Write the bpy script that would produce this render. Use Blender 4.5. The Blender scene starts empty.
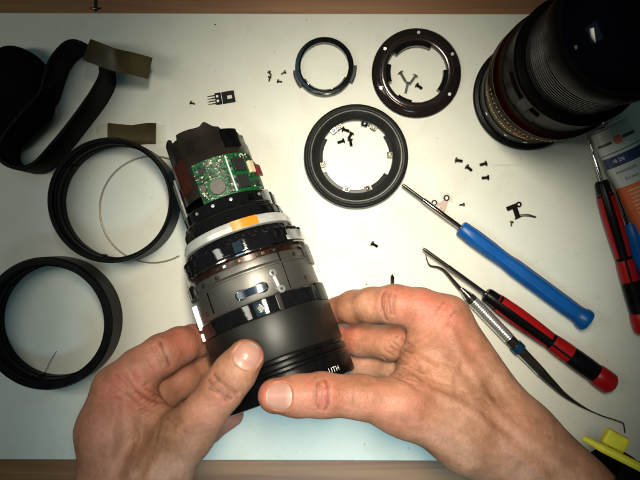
import bpy, bmesh, math, random
import numpy as np
from mathutils import Vector, Matrix
random.seed(7); rng = np.random.default_rng(7)
C = bpy.context.scene.collection
MM = 0.001
H = 420.0            # camera height above the board, mm
K = 0.6              # mm per photo pixel on the board
R = math.radians

# ------------------------------------------------------------------ camera
cam = bpy.data.cameras.new('camera'); camo = bpy.data.objects.new('camera', cam); C.objects.link(camo)
camo.location = (0, 0, H*MM); camo.rotation_euler = (0, 0, R(0.15))
cam.sensor_width = 36; cam.lens = 36*H/(640*K)
cam.clip_start = 0.01; cam.clip_end = 50
bpy.context.scene.camera = camo
# ------------------------------------------------------------------ world
w = bpy.data.worlds.new('World'); bpy.context.scene.world = w; w.use_nodes = True
bgn = w.node_tree.nodes['Background']
bgn.inputs[0].default_value = (0.62, 1.0, 0.86, 1); bgn.inputs[1].default_value = 0.035
sc = bpy.context.scene
sc.view_settings.view_transform = 'Standard'; sc.view_settings.look = 'None'
sc.view_settings.exposure = 0; sc.view_settings.gamma = 1
# ------------------------------------------------------------------ lamps
def area(name, loc, target, sx, sy, power, col, spread=180):
    l = bpy.data.lights.new(name, 'AREA'); l.shape = 'RECTANGLE'; l.size = sx; l.size_y = sy
    l.energy = power; l.color = col; l.spread = R(spread)
    o = bpy.data.objects.new(name, l); C.objects.link(o); o.location = loc
    o.rotation_euler = (Vector(target)-Vector(loc)).to_track_quat('-Z', 'Y').to_euler()
    return o
area('desk_lamp_light', (0.012, 0.085, 0.46), (0.018, -0.026, 0), 0.035, 0.17, 0.27, (1.0, 0.94, 0.75), 43.5)
area('left_lamp_light', (-0.285, 0.03, 0.40), (-0.03, 0.0, 0), 0.04, 0.24, 0.13, (1.0, 0.98, 0.82), 110)
area('window_light', (0.02, -0.34, 0.50), (0.0, -0.13, 0), 0.12, 0.08, 0.095, (0.38, 0.80, 1.0), 40)
area('ceiling_panel_light', (-0.12, 0.22, 0.95), (-0.03, 0.0, 0), 0.26, 0.34, 0.36, (0.42, 0.80, 1.0))

# ------------------------------------------------------------------ helpers
def W(px, py, z=0.0):
    """photo pixel + height (mm) -> world mm"""
    s = K*(H-z)/H
    return np.array([(px-320)*s, (240-py)*s, z])

MATS = {}
def mat(name, col, rough=0.5, metal=0.0, bump=0.0, bscale=400.0, var=0.0, vscale=60.0, coat=0.0, alpha=1.0,
        trans=0.0, sss=0.0, emit=None, spec=0.5, stretch=None, col2=None):
    if name in MATS: return MATS[name]
    m = bpy.data.materials.new(name); m.use_nodes = True; nt = m.node_tree; N = nt.nodes; L = nt.links
    b = N['Principled BSDF']
    b.inputs['Base Color'].default_value = (*col, 1); b.inputs['Roughness'].default_value = rough
    b.inputs['Metallic'].default_value = metal; b.inputs['Coat Weight'].default_value = coat
    b.inputs['Alpha'].default_value = alpha; b.inputs['Transmission Weight'].default_value = trans
    b.inputs['Specular IOR Level'].default_value = spec
    tc = N.new('ShaderNodeTexCoord'); mp = N.new('ShaderNodeMapping'); L.new(tc.outputs['Object'], mp.inputs[0])
    if stretch: mp.inputs['Scale'].default_value = stretch
    if var > 0 or col2:
        n = N.new('ShaderNodeTexNoise'); n.inputs['Scale'].default_value = vscale; n.inputs['Detail'].default_value = 6
        L.new(mp.outputs[0], n.inputs['Vector'])
        mx = N.new('ShaderNodeMix'); mx.data_type = 'RGBA'
        c2 = col2 if col2 else tuple(c*(1-var) for c in col)
        mx.inputs[6].default_value = (*col, 1); mx.inputs[7].default_value = (*c2, 1)
        rp = N.new('ShaderNodeValToRGB'); rp.color_ramp.elements[0].position = .35; rp.color_ramp.elements[1].position = .68
        L.new(n.outputs[0], rp.inputs[0]); L.new(rp.outputs[0], mx.inputs[0]); L.new(mx.outputs[2], b.inputs['Base Color'])
        ra = N.new('ShaderNodeMath'); ra.operation = 'MULTIPLY_ADD'; L.new(n.outputs[0], ra.inputs[0])
        ra.inputs[1].default_value = 0.06; ra.inputs[2].default_value = max(rough-0.11, 0.02); L.new(ra.outputs[0], b.inputs['Roughness'])
    if bump > 0:
        n2 = N.new('ShaderNodeTexNoise'); n2.inputs['Scale'].default_value = bscale; n2.inputs['Detail'].default_value = 4
        L.new(mp.outputs[0], n2.inputs['Vector'])
        bp = N.new('ShaderNodeBump'); bp.inputs['Strength'].default_value = bump; bp.inputs['Distance'].default_value = 0.0005
        L.new(n2.outputs[0], bp.inputs['Height']); L.new(bp.outputs[0], b.inputs['Normal'])
    MATS[name] = m
    return m

BLACK_MATTE = mat('black_matte_plastic', (0.006, 0.006, 0.007), 0.55, bump=.2, bscale=1500, var=.4, vscale=120, spec=.1)
BLACK_GLOSS = mat('black_gloss_plastic', (0.006, 0.006, 0.007), 0.13, bump=.04, bscale=600, var=.3, vscale=300)
BLACK_SATIN = mat('black_satin_paint', (0.004, 0.004, 0.0045), 0.36, bump=.10, bscale=2400, var=.4, vscale=200, spec=.12)
SHROUD = mat('smoked_black_plastic', (0.022, 0.017, 0.014), 0.36, bump=.2, bscale=900, var=.5, vscale=90)
RINGB = mat('ring_black', (.009, .009, .0095), .4, spec=.02, bump=.1, bscale=2000, var=.3, vscale=150)
CHAR = mat('charcoal_satin', (.020, .019, .018), .42, bump=.12, bscale=2200, var=.3, vscale=150, spec=.25)
RUBBER = mat('black_rubber', (0.004, 0.004, 0.0045), 0.6, bump=.3, bscale=1200, var=.4, vscale=80, spec=.06)
CLOTH = mat('black_cloth', (0.004, 0.004, 0.005), 0.95, bump=.5, bscale=1500, var=.4, vscale=200, spec=.03)
ANOD = mat('grey_anodised_metal', (0.170, 0.158, 0.146), 0.50, metal=.8, bump=.12, bscale=2600, var=.22, vscale=60)
WHITEMETAL = mat('satin_white_metal', (0.80, 0.79, 0.77), 0.38, metal=.45, bump=.1, bscale=900, var=.15, vscale=200)
SILVER = mat('brushed_silver', (0.72, 0.72, 0.73), 0.34, metal=.8, bump=.1, bscale=900, var=.2, vscale=200)
STEEL = mat('polished_steel', (0.58, 0.57, 0.55), 0.16, metal=1.0, bump=.05, bscale=900, var=.3, vscale=300)
DARKSTEEL = mat('dark_steel', (0.09, 0.08, 0.07), 0.32, metal=.8, bump=.1, bscale=900, var=.4, vscale=300)
BRASS = mat('dull_brass', (0.42, 0.28, 0.13), 0.35, metal=.9, var=.4, vscale=400)
BRONZE = mat('dark_bronze_metal', (0.045, 0.030, 0.028), 0.22, metal=.6, bump=.05, bscale=700, var=.35, vscale=90)
SCREWM = mat('blackened_screw_steel', (0.05, 0.04, 0.03), 0.3, metal=.85, var=.5, vscale=900)
PCBG = mat('green_solder_mask', (0.003, 0.05, 0.014), 0.30, bump=.5, bscale=1800, var=0, vscale=700, col2=(0.012, .14, .04))
CHIP = mat('chip_epoxy', (0.018, 0.017, 0.017), 0.45, bump=.2, bscale=2000)
CHIPG = mat('grey_chip_epoxy', (0.10, 0.085, 0.075), 0.45, bump=.2, bscale=2000)
WHITE = mat('white_plastic', (0.8, 0.8, 0.78), 0.4)
CREAM = mat('cream_plastic', (0.75, 0.62, 0.42), 0.5)
AMBER = mat('amber_flex_film', (0.70, 0.26, 0.02), 0.3, coat=.4, var=.25, vscale=500)
REDFLEX = mat('dark_red_flex', (0.20, 0.012, 0.008), 0.3, var=.4, vscale=500)
BLUE = mat('blue_plastic', (0.002, 0.085, 0.33), 0.42, bump=.1, bscale=900, var=.2, vscale=90, spec=.25)
RED = mat('red_plastic', (0.36, 0.006, 0.008), 0.42, bump=.1, bscale=900, var=.25, vscale=90, spec=.25)
YEL = mat('yellow_fabric', (0.55, 0.47, 0.015), 0.7, bump=.3, bscale=1500, var=.2, vscale=200)
PRINT = mat('white_print', (0.82, 0.82, 0.80), 0.5)
GOLD = mat('gold_print', (0.95, 0.66, 0.22), 0.5, metal=.2)
GLASS = mat('coated_glass', (0.001, 0.0012, 0.003), 0.05, spec=.06)

class MB:
    """collects shapes (mm) into one mesh"""
    def __init__(s): s.v = []; s.f = []; s.sm = []
    def add(s, vs, fs, smooth=True):
        o = len(s.v); s.v += [tuple(float(c) for c in p) for p in vs]
        s.f += [tuple(i+o for i in f) for f in fs]; s.sm += [smooth]*len(fs); return s
    def box(s, c, size, rz=0.0, bev=0.0, M=None):
        bm = bmesh.new(); bmesh.ops.create_cube(bm, size=1)
        for v in bm.verts: v.co = Vector((v.co.x*size[0], v.co.y*size[1], v.co.z*size[2]))
        if bev > 0: bmesh.ops.bevel(bm, geom=bm.edges[:], offset=bev, segments=2, affect='EDGES', profile=.5)
        cz, sz = math.cos(rz), math.sin(rz)
        vs = []
        for v in bm.verts:
            p = Vector((v.co.x*cz-v.co.y*sz, v.co.x*sz+v.co.y*cz, v.co.z))
            if M is not None: p = M @ p
            vs.append((p.x+c[0], p.y+c[1], p.z+c[2]))
        bm.verts.index_update(); fs = [[v.index for v in f.verts] for f in bm.faces]; bm.free()
        return s.add(vs, fs, False)
    def lathe(s, prof, c=(0, 0, 0), n=96, a0=0.0, a1=360.0, rfun=None):
        """revolve (r,z) profile round z; closed profile gives a solid ring"""
        full = abs(a1-a0) >= 359.99
        m = n if full else n+1
        vs = []
        for i in range(m):
            a = R(a0+(a1-a0)*i/n)
            for j, (r, z) in enumerate(prof):
                if rfun: r, z = rfun(a, r, z, j)
                vs.append((c[0]+r*math.cos(a), c[1]+r*math.sin(a), c[2]+z))
        k = len(prof); fs = []
        closed = prof[0] == prof[-1]
        for i in range(n):
            i2 = (i+1) % m
            for j in range(k-1):
                fs.append((i*k+j, i2*k+j, i2*k+j+1, i*k+j+1))
        s.add(vs, fs, True)
        if not full and closed:
            s.add([vs[j] for j in range(k-1)], [tuple(range(k-1))], False)
            s.add([vs[(m-1)*k+j] for j in range(k-1)], [tuple(reversed(range(k-1)))], False)
        return s
    def ring(s, r0, r1, z0, z1, c=(0, 0, 0), n=96, a0=0., a1=360., b=.3):
        b = min(b, (r1-r0)*.4, abs(z1-z0)*.4)
        return s.lathe([(r0, z0+b), (r0+b, z0), (r1-b, z0), (r1, z0+b), (r1, z1-b), (r1-b, z1), (r0+b, z1), (r0, z1-b), (r0, z0+b)], c, n, a0, a1)
    def tube(s, pts, rad, n=10, cap=True):
        pts = [np.array(p, float) for p in pts]; m = len(pts)
        rad = [rad]*m if np.isscalar(rad) else rad
        vs = []; up = np.array([0.03, 0.02, 1.0])
        for i, p in enumerate(pts):
            t = pts[min(i+1, m-1)]-pts[max(i-1, 0)]; t = t/(np.linalg.norm(t)+1e-9)
            u = up if abs(t[2]) < .95 else np.array([1., 0.1, 0])
            x = np.cross(t, u); x /= np.linalg.norm(x); y = np.cross(x, t)
            for k in range(n):
                a = 2*math.pi*k/n; vs.append(p+rad[i]*(math.cos(a)*x+math.sin(a)*y))
        fs = []
        for i in range(m-1):
            for k in range(n):
                k2 = (k+1) % n; fs.append((i*n+k, i*n+k2, (i+1)*n+k2, (i+1)*n+k))
        s.add(vs, fs, True)
        if cap:
            s.add(vs[:n], [tuple(reversed(range(n)))], False); s.add(vs[-n:], [tuple(range(n))], False)
        return s
    def build(s, name, material, parent=None, loc=None, sharp=35):
        me = bpy.data.meshes.new(name); me.from_pydata([(x*MM, y*MM, z*MM) for x, y, z in s.v], [], s.f)
        me.materials.append(material); me.polygons.foreach_set('use_smooth', s.sm)
        bm = bmesh.new(); bm.from_mesh(me); bmesh.ops.remove_doubles(bm, verts=bm.verts, dist=1e-7)
        bmesh.ops.recalc_face_normals(bm, faces=bm.faces)
        for e in bm.edges:
            if len(e.link_faces) == 2 and e.calc_face_angle(0) > R(sharp): e.smooth = False
        bm.to_mesh(me); bm.free(); me.update()
        o = bpy.data.objects.new(name, me); C.objects.link(o)
        if parent is not None: o.parent = parent
        if loc is not None: o.location = (loc[0]*MM, loc[1]*MM, loc[2]*MM)
        return o

def thing(name, label, cat, loc=(0, 0, 0), rz=0.0, group=None):
    o = bpy.data.objects.new(name, None); C.objects.link(o); o.empty_display_size = .01
    o.location = (loc[0]*MM, loc[1]*MM, loc[2]*MM); o.rotation_euler = (0, 0, rz)
    o['label'] = label; o['category'] = cat
    if group: o['group'] = group
    return o
def tag(o, label, cat, group=None):
    o['label'] = label; o['category'] = cat
    if group: o['group'] = group
    return o
def copy_tree(o, parent=None):
    c = o.copy(); C.objects.link(c); c.parent = parent
    for ch in [x for x in KIDS.get(o.name, [])]:
        copy_tree(ch, c)
    return c
KIDS = {}
def note_kids(o):
    KIDS[o.name] = [c for c in bpy.data.objects if c.parent == o]
    for c in KIDS[o.name]: note_kids(c)
def smooth_curve(pts, n=8, closed=False):
    P = [np.array(p, float) for p in pts]; out = []; m = len(P)
    rngi = range(m) if closed else range(m-1)
    for i in rngi:
        p0 = P[(i-1) % m] if closed else P[max(i-1, 0)]; p1 = P[i]; p2 = P[(i+1) % m]
        p3 = P[(i+2) % m] if closed else P[min(i+2, m-1)]
        for k in range(n):
            t = k/n
            out.append(.5*((2*p1)+(-p0+p2)*t+(2*p0-5*p1+4*p2-p3)*t*t+(-p0+3*p1-3*p2+p3)*t**3))
    if not closed: out.append(P[-1])
    return out
def text_polys(body, size, extrude=0.0, font_space=1.0):
    cu = bpy.data.curves.new('txt', 'FONT'); cu.body = body; cu.size = size; cu.extrude = extrude
    cu.align_x = 'CENTER'; cu.align_y = 'CENTER'; cu.resolution_u = 3; cu.space_character = font_space
    ob = bpy.data.objects.new('txt', cu); C.objects.link(ob)
    dg = bpy.context.evaluated_depsgraph_get(); me = ob.evaluated_get(dg).to_mesh()
    vs = [tuple(v.co) for v in me.vertices]; fs = [tuple(p.vertices) for p in me.polygons]
    bpy.data.objects.remove(ob); bpy.data.curves.remove(cu)
    return vs, fs

# ------------------------------------------------------------------ setting: wooden table, white board
def wood_mat(name, c1, c2):
    m = bpy.data.materials.new(name); m.use_nodes = True; N = m.node_tree.nodes; L = m.node_tree.links; b = N['Principled BSDF']
    tc = N.new('ShaderNodeTexCoord'); mp = N.new('ShaderNodeMapping'); mp.inputs['Scale'].default_value = (3, 60, 20)
    L.new(tc.outputs['Object'], mp.inputs[0])
    n = N.new('ShaderNodeTexNoise'); n.inputs['Scale'].default_value = 2.2; n.inputs['Detail'].default_value = 8; n.inputs['Distortion'].default_value = .6
    L.new(mp.outputs[0], n.inputs['Vector'])
    r = N.new('ShaderNodeValToRGB'); r.color_ramp.elements[0].position = .3; r.color_ramp.elements[1].position = .7
    r.color_ramp.elements[0].color = (*c1, 1); r.color_ramp.elements[1].color = (*c2, 1)
    L.new(n.outputs[0], r.inputs[0]); L.new(r.outputs[0], b.inputs['Base Color']); b.inputs['Roughness'].default_value = .5
    bp = N.new('ShaderNodeBump'); bp.inputs['Strength'].default_value = .2; bp.inputs['Distance'].default_value = .0004
    L.new(n.outputs[0], bp.inputs['Height']); L.new(bp.outputs[0], b.inputs['Normal'])
    return m
t = MB().box((0, 0, -20), (1400, 900, 30), bev=1.5).build('wooden_table', wood_mat('table_wood', (0.18, 0.062, 0.018), (0.36, 0.165, 0.065)))
t['kind'] = 'structure'

def board_mat():
    m = bpy.data.materials.new('white_board_laminate'); m.use_nodes = True; N = m.node_tree.nodes; L = m.node_tree.links; b = N['Principled BSDF']
    tc = N.new('ShaderNodeTexCoord')
    n = N.new('ShaderNodeTexNoise'); n.inputs['Scale'].default_value = 9; n.inputs['Detail'].default_value = 8; L.new(tc.outputs['Object'], n.inputs['Vector'])
    n3 = N.new('ShaderNodeTexNoise'); n3.inputs['Scale'].default_value = 420; n3.inputs['Detail'].default_value = 3; L.new(tc.outputs['Object'], n3.inputs['Vector'])
    r = N.new('ShaderNodeValToRGB'); r.color_ramp.elements[0].position = .3; r.color_ramp.elements[1].position = .75
    r.color_ramp.elements[0].color = (.70, .675, .60, 1); r.color_ramp.elements[1].color = (.75, .73, .66, 1)
    L.new(n.outputs[0], r.inputs[0])
    r3 = N.new('ShaderNodeValToRGB'); r3.color_ramp.elements[0].position = .22; r3.color_ramp.elements[1].position = .34
    r3.color_ramp.elements[0].color = (.72, .68, .60, 1); r3.color_ramp.elements[1].color = (1, 1, 1, 1)
    L.new(n3.outputs[0], r3.inputs[0])
    mx = N.new('ShaderNodeMix'); mx.data_type = 'RGBA'; mx.blend_type = 'MULTIPLY'; mx.inputs[0].default_value = 1
    L.new(r.outputs[0], mx.inputs[6]); L.new(r3.outputs[0], mx.inputs[7]); L.new(mx.outputs[2], b.inputs['Base Color'])
    n5 = N.new('ShaderNodeTexNoise'); n5.inputs['Scale'].default_value = 38; n5.inputs['Detail'].default_value = 9; n5.inputs['Roughness'].default_value = .65; n5.inputs['Distortion'].default_value = 1.2
    L.new(tc.outputs['Object'], n5.inputs['Vector'])
    r5 = N.new('ShaderNodeValToRGB'); r5.color_ramp.elements[0].position = .32; r5.color_ramp.elements[1].position = .52
    r5.color_ramp.elements[0].color = (.94, .93, .90, 1); r5.color_ramp.elements[1].color = (1, 1, 1, 1); L.new(n5.outputs[0], r5.inputs[0])
    mp6 = N.new('ShaderNodeMapping'); mp6.inputs['Rotation'].default_value = (0, 0, .5); mp6.inputs['Scale'].default_value = (14, 420, 1); L.new(tc.outputs['Object'], mp6.inputs[0])
    n6 = N.new('ShaderNodeTexNoise'); n6.inputs['Scale'].default_value = 1; n6.inputs['Detail'].default_value = 2; L.new(mp6.outputs[0], n6.inputs['Vector'])
    r6 = N.new('ShaderNodeValToRGB'); r6.color_ramp.elements[0].position = .24; r6.color_ramp.elements[1].position = .29
    r6.color_ramp.elements[0].color = (.86, .84, .80, 1); r6.color_ramp.elements[1].color = (1, 1, 1, 1); L.new(n6.outputs[0], r6.inputs[0])
    prev = mx.outputs[2]
    for rr_ in (r5, r6):
        m5 = N.new('ShaderNodeMix'); m5.data_type = 'RGBA'; m5.blend_type = 'MULTIPLY'; m5.inputs[0].default_value = 1
        L.new(prev, m5.inputs[6]); L.new(rr_.outputs[0], m5.inputs[7]); prev = m5.outputs[2]
    L.new(prev, b.inputs['Base Color'])
    b.inputs['Roughness'].default_value = .5; b.inputs['Specular IOR Level'].default_value = .3
    bp = N.new('ShaderNodeBump'); bp.inputs['Strength'].default_value = .12; bp.inputs['Distance'].default_value = .0003
    L.new(n3.outputs[0], bp.inputs['Height']); L.new(bp.outputs[0], b.inputs['Normal'])
    return m
y1 = W(0, 13.5)[1]; y0 = W(0, 460.5)[1]
o = MB().box((0, (y0+y1)/2, -2.5), (900, y1-y0, 5.0), bev=.6).build('white_board', board_mat())
tag(o, 'large plain white work board lying under all the parts and tools', 'board')

# small black hook on the wood beyond the board
p = W(94, 4, -3)
h = thing('metal_hook', 'small black hook with a cross end lying on the wood above the board', 'hook', (p[0], p[1], -5))
MB().tube([(0, 12, 1), (0, -3.4, 1), (0, -4.6, .9)], [.75, .75, .3], 8).build('shaft', DARKSTEEL, h)
MB().tube([(-3.2, -2.2, 1), (-2, -2.7, 1.1), (0, -2.8, 1.2), (2, -2.7, 1.1), (3.2, -2.2, 1)], [.3, .6, .75, .6, .3], 8).build('cross_bar', DARKSTEEL, h)

# ------------------------------------------------------------------ plain tall rings on the left
def tall_ring(name, label, px, py, ro, ri, h, notch):
    c = W(px, py)
    z0 = 0.95 if notch == 'a' else 0
    t = thing(name, label, 'lens ring', (c[0], c[1], z0))
    MB().lathe([(ri, .4), (ri+.4, 0), (ro-.8, 0), (ro, .8), (ro, h-2.2), (ro-.5, h-1.8), (ro-.5, h-1.0), (ro-.9, h), (ri+.9, h), (ri+.5, h-.5),
                (ri+.5, h*.62), (ri, h*.6), (ri, .4)], n=128).build('ring_wall', RINGB, t)
    m = MB()
    for zz in (h*.32, h*.78): m.ring(ri-.45, ri+.6, zz, zz+.7, n=128)
    m.build('inner_rib', RINGB, t)
    for a in ((20, 23), (140, 143), (255, 258)): MB().ring(ri-1.2, ri+.3, h*.2, h*.45, a0=a[0], a1=a[1], n=4).build('locating_tab', BLACK_MATTE, t)
    return t
tall_ring('lens_barrel_ring', 'tall black ring lying over the thin wire ring, beside the bare lens', 122, 203, 35.6, 33.0, 25, 'a')
tall_ring('lens_barrel_ring', 'tall empty black ring at the left edge, below the other tall ring', 60, 320, 38.0, 33.0, 23, 'b')

# thin wire ring under ring and lens (flat spring ring)
c = W(153, 210)
pts = [(c[0]+31.9*math.cos(R(a)), c[1]+31.9*math.sin(R(a))*1.0, .47) for a in np.linspace(-48, 300, 120)]
tag(MB().tube(pts, .5, 8).build('wire_ring', mat('beige_wire', (.42, .36, .27), .35, metal=.6)), 'thin open wire ring lying partly under the tall black ring', 'wire ring')

# ------------------------------------------------------------------ rubber band standing on edge, pouch, tape
base = [(92, 55), (108, 65), (114, 82), (107, 100), (92, 121), (70, 149), (53, 168), (37, 173), (22, 167), (18, 155), (24, 141), (41, 121), (56, 103), (62, 86), (68, 70), (79, 57)]
cl = smooth_curve([W(x, y)[:2] for x, y in base], 8, True)
th, hh = 2.6, 27.0
vs = []; n = len(cl)
for i, p in enumerate(cl):
    tt = cl[(i+1) % n]-cl[i-1]; tt /= np.linalg.norm(tt); nn = np.array([-tt[1], tt[0]])
    wob = .5*math.sin(i*.31)
    for (s_, z) in ((-1, .0), (-1, 1), (-1, hh-1+wob), (-.6, hh+wob), (.6, hh+wob), (1, hh-1+wob), (1, 0)):
        q = p+nn*s_*th/2; vs.append((q[0], q[1], z))
k = 7; fs = []
for i in range(n):
    i2 = (i+1) % n
    for j in range(k): fs.append((i*k+j, i2*k+j, i2*k+(j+1) % k, i*k+(j+1) % k))
rb = thing('rubber_grip_band', 'floppy black rubber loop standing on edge with white board showing inside', 'rubber band')
MB().add(vs, fs).build('band', RUBBER, rb)
m = MB()
for i in range(0, n, 2):
    p = cl[i]; tt = cl[(i+1) % n]-cl[i-1]; tt /= np.linalg.norm(tt); nn = np.array([tt[1], -tt[0]])
    q = p+nn*(th/2+.15); m.box((q[0], q[1], hh*.5), (1.2, .6, hh*.7), math.atan2(tt[1], tt[0]), .15)
m.build('grip_ribs', RUBBER, rb)['kind'] = 'stuff'

# ---- SDF toolbox (hands, pouch) -----------------------------------------------------------------
def surface_nets(F, org, h):
    S = F < 0
    nx, ny, nz = F.shape
    cnt = np.zeros((nx-1, ny-1, nz-1), np.float32); acc = np.zeros((nx-1, ny-1, nz-1, 3), np.float32)
    cor = [(i, j, k) for i in (0, 1) for j in (0, 1) for k in (0, 1)]
    sl = lambda c: (slice(c[0], nx-1+c[0]), slice(c[1], ny-1+c[1]), slice(c[2], nz-1+c[2]))
    for a in cor:
        for ax in range(3):
            if a[ax] == 1: continue
            b = list(a); b[ax] = 1; b = tuple(b)
            fa, fb = F[sl(a)], F[sl(b)]; cr = (fa < 0) != (fb < 0)
            if not cr.any(): continue
            tt = np.where(cr, fa/np.where(cr, fa-fb, 1), 0)
            cnt += cr
            for d in range(3):
                acc[..., d] += cr*(a[d]+(tt if d == ax else 0))
    act = cnt > 0; idx = -np.ones(act.shape, np.int64); ii = np.argwhere(act); idx[act] = np.arange(len(ii))
    V = org+h*(ii+acc[act]/cnt[act][:, None])
    Q = []
    for ax in range(3):
        o1, o2 = [(1, 2), (2, 0), (0, 1)][ax]
        a = S[tuple(slice(0, -1) if d == ax else slice(1, -1) for d in range(3))]
        b = S[tuple(slice(1, None) if d == ax else slice(1, -1) for d in range(3))]
        e = np.argwhere(a != b); 
        e = e.copy()
        for d in range(3):
            if d != ax: e[:, d] += 1
        flip = S[e[:, 0], e[:, 1], e[:, 2]]
        u1 = np.zeros(3, int); u1[o1] = 1; u2 = np.zeros(3, int); u2[o2] = 1
        q = np.stack([idx[tuple((e-u1-u2).T)], idx[tuple((e-u2).T)], idx[tuple(e.T)], idx[tuple((e-u1).T)]], 1)
        q[~flip] = q[~flip][:, ::-1]
        Q.append(q)
    return V, np.concatenate(Q)
def smin(a, b, k):
    hh_ = np.clip(.5+.5*(b-a)/k, 0, 1)
    return b*(1-hh_)+a*hh_-k*hh_*(1-hh_)
def cone(P, a, b, ra, rb, sq=None):
    a = np.asarray(a, np.float32); b = np.asarray(b, np.float32)
    ba = b-a; pa = P-a; t = np.clip((pa@ba)/(ba@ba), 0, 1)[..., None]
    d = pa-t*ba
    if sq is not None:
        nv, f = sq; nv = np.asarray(nv, np.float32); c = d@nv
        d = d+(f-1)*c[..., None]*nv
    return np.sqrt((d*d).sum(-1))-(ra+(rb-ra)*t[..., 0])
def sdf_mesh(f, lo, hi, h, sub=False):
    lo = np.array(lo, float); hi = np.array(hi, float)
    ax = [np.arange(lo[d], hi[d]+h, h, dtype=np.float32) for d in range(3)]
    F = np.empty((len(ax[0]), len(ax[1]), len(ax[2])), np.float32)
    YY, ZZ = np.meshgrid(ax[1], ax[2], indexing='ij')
    step = 24
    for i in range(0, len(ax[0]), step):
        xs = ax[0][i:i+step]
        P = np.stack([np.broadcast_to(xs[:, None, None], (len(xs),)+YY.shape), np.broadcast_to(YY, (len(xs),)+YY.shape), np.broadcast_to(ZZ, (len(xs),)+YY.shape)], -1)
        F[i:i+step] = f(P, False)
    V, Q = surface_nets(F, lo, h)
    e = .25
    if sub:
        e_ = np.sort(np.concatenate([Q[:, [0, 1]], Q[:, [1, 2]], Q[:, [2, 3]], Q[:, [3, 0]]]), 1); key = e_[:, 0].astype(np.int64)*len(V)+e_[:, 1]
        uk, inv = np.unique(key, return_inverse=True); inv = inv.reshape(4, -1); n0 = len(V)
        mid = (V[uk//n0]+V[uk % n0])/2; ctr = V[Q].mean(1); ne = len(uk)
        m0, m1, m2, m3 = [inv[i]+n0 for i in range(4)]; cc = np.arange(len(Q))+n0+ne
        Q = np.concatenate([np.stack([Q[:, 0], m0, cc, m3], 1), np.stack([m0, Q[:, 1], m1, cc], 1), np.stack([cc, m1, Q[:, 2], m2], 1), np.stack([m3, cc, m2, Q[:, 3]], 1)])
        V = np.concatenate([V, mid, ctr])
    for _ in range(2):
        V = V.astype(np.float32); d = f(V, True)
        g = np.stack([f(V+np.eye(3, dtype=np.float32)[i]*e, True)-d for i in range(3)], 1)/e
        gl = (g*g).sum(1)+1e-3
        V = V-np.clip(d/gl, -1.0, 1.0)[:, None]*g
    return V, Q
def np_mesh(name, V, Q, material, parent=None):
    me = bpy.data.meshes.new(name); me.from_pydata((V*MM).tolist(), [], Q.tolist()); me.materials.append(material)
    me.polygons.foreach_set('use_smooth', [True]*len(me.polygons)); me.update()
    o = bpy.data.objects.new(name, me); C.objects.link(o)
    if parent: o.parent = parent
    return o

# soft black pouch at the left edge
pa = [W(-22, 84, 15), W(10, 76, 15), W(26, 86, 14), W(24, 102, 13), W(8, 118, 12), W(-6, 126, 12), W(-22, 132, 12)]
def pouch(P, fine):
    d = None
    for i in range(len(pa)):
        c_ = cone(P, pa[i], pa[(i+1) % len(pa)], 15, 14, ((0, 0, 1), 1.15)); d = c_ if d is None else smin(d, c_, 9)
    d = smin(d, cone(P, pa[0], pa[4], 17, 14, ((0, 0, 1), 1.1)), 9)
    if fine: d = d+.5*np.sin(P[..., 0]*.25+P[..., 1]*.1)+.4*np.sin(P[..., 1]*.33-P[..., 0]*.12)
    return np.maximum(d, .3-P[..., 2])
V, Q = sdf_mesh(pouch, (-236, 30, -2), (-136, 130, 42), 1.6)
bp = np_mesh('cloth_pouch', V, Q, CLOTH); tag(bp, 'soft black cloth pouch at the left edge beside the rubber loop', 'pouch')
bp.location.z = -.2*MM

TAPE = mat('brown_adhesive_tape', (0.075, 0.052, 0.010), .42, spec=.15, var=.0, vscale=45, col2=(0.022, .014, .006), bump=.25, bscale=120)
def clear_mat():
    m = bpy.data.materials.new('clear_tape_film'); m.use_nodes = True; b = m.node_tree.nodes['Principled BSDF']
    b.inputs['Base Color'].default_value = (.75, .70, .58, 1); b.inputs['Roughness'].default_value = .35; b.inputs['Alpha'].default_value = .18
    return m
CLEAR = clear_mat()
def tape(label, pts, wid, zf, clearends):
    """pts: centre line px; strip with thickness following heights zf"""
    L_ = smooth_curve([W(x, y, z) for (x, y), z in zip(pts, zf)], 8)
    t = thing('tape_piece', label, 'tape')
    def strip(i0, i1, mt, nm, wd, dz):
        m = MB(); vs = []
        for i in range(i0, i1+1):
            p = L_[i]; tt = L_[min(i+1, len(L_)-1)]-L_[max(i-1, 0)]; tt /= np.linalg.norm(tt[:2]); nn = np.array([-tt[1], tt[0], 0])
            for s_, z in ((-1, 0), (-.5, .25), (.0, .3), (.5, .25), (1, 0)): q = p+nn*s_*wd/2; vs.append((q[0], q[1], q[2]+dz+z))
            for s_, z in ((1, -.18), (-1, -.18)): q = p+nn*s_*wd/2; vs.append((q[0], q[1], q[2]+dz+z))
        k = 7; nn_ = i1-i0; fs = []
        for i in range(nn_):
            for j in range(k): fs.append((i*k+j, (i+1)*k+j, (i+1)*k+(j+1) % k, i*k+(j+1) % k))
        fs += [tuple(range(k)), tuple(nn_*k+j for j in range(k))]
        m.add(vs, fs).build(nm, mt, t)
    n = len(L_)-1; a, b_ = clearends
    strip(a, n-b_, TAPE, 'brown_strip', wid, .25)
    if a: strip(0, a+1, CLEAR, 'clear_end', wid*.92, .05)
    if b_: strip(n-b_-1, n, CLEAR, 'clear_end', wid*.92, .05)
tape('brown strip of tape sticking out of the top of the rubber loop', [(86, 50), (99, 55), (113, 60), (131, 64), (150, 69)], 12.6, [28.5, 28.5, 27, 23, 19], (0, 0))
tape('short brown piece of tape lying on the board above the tall ring', [(97, 136), (106, 134), (118, 135), (132, 136), (146, 134), (157, 134), (165, 134)], 12.5, [.3, .8, .5, .4, .5, .8, .3], (9, 9))

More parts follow.
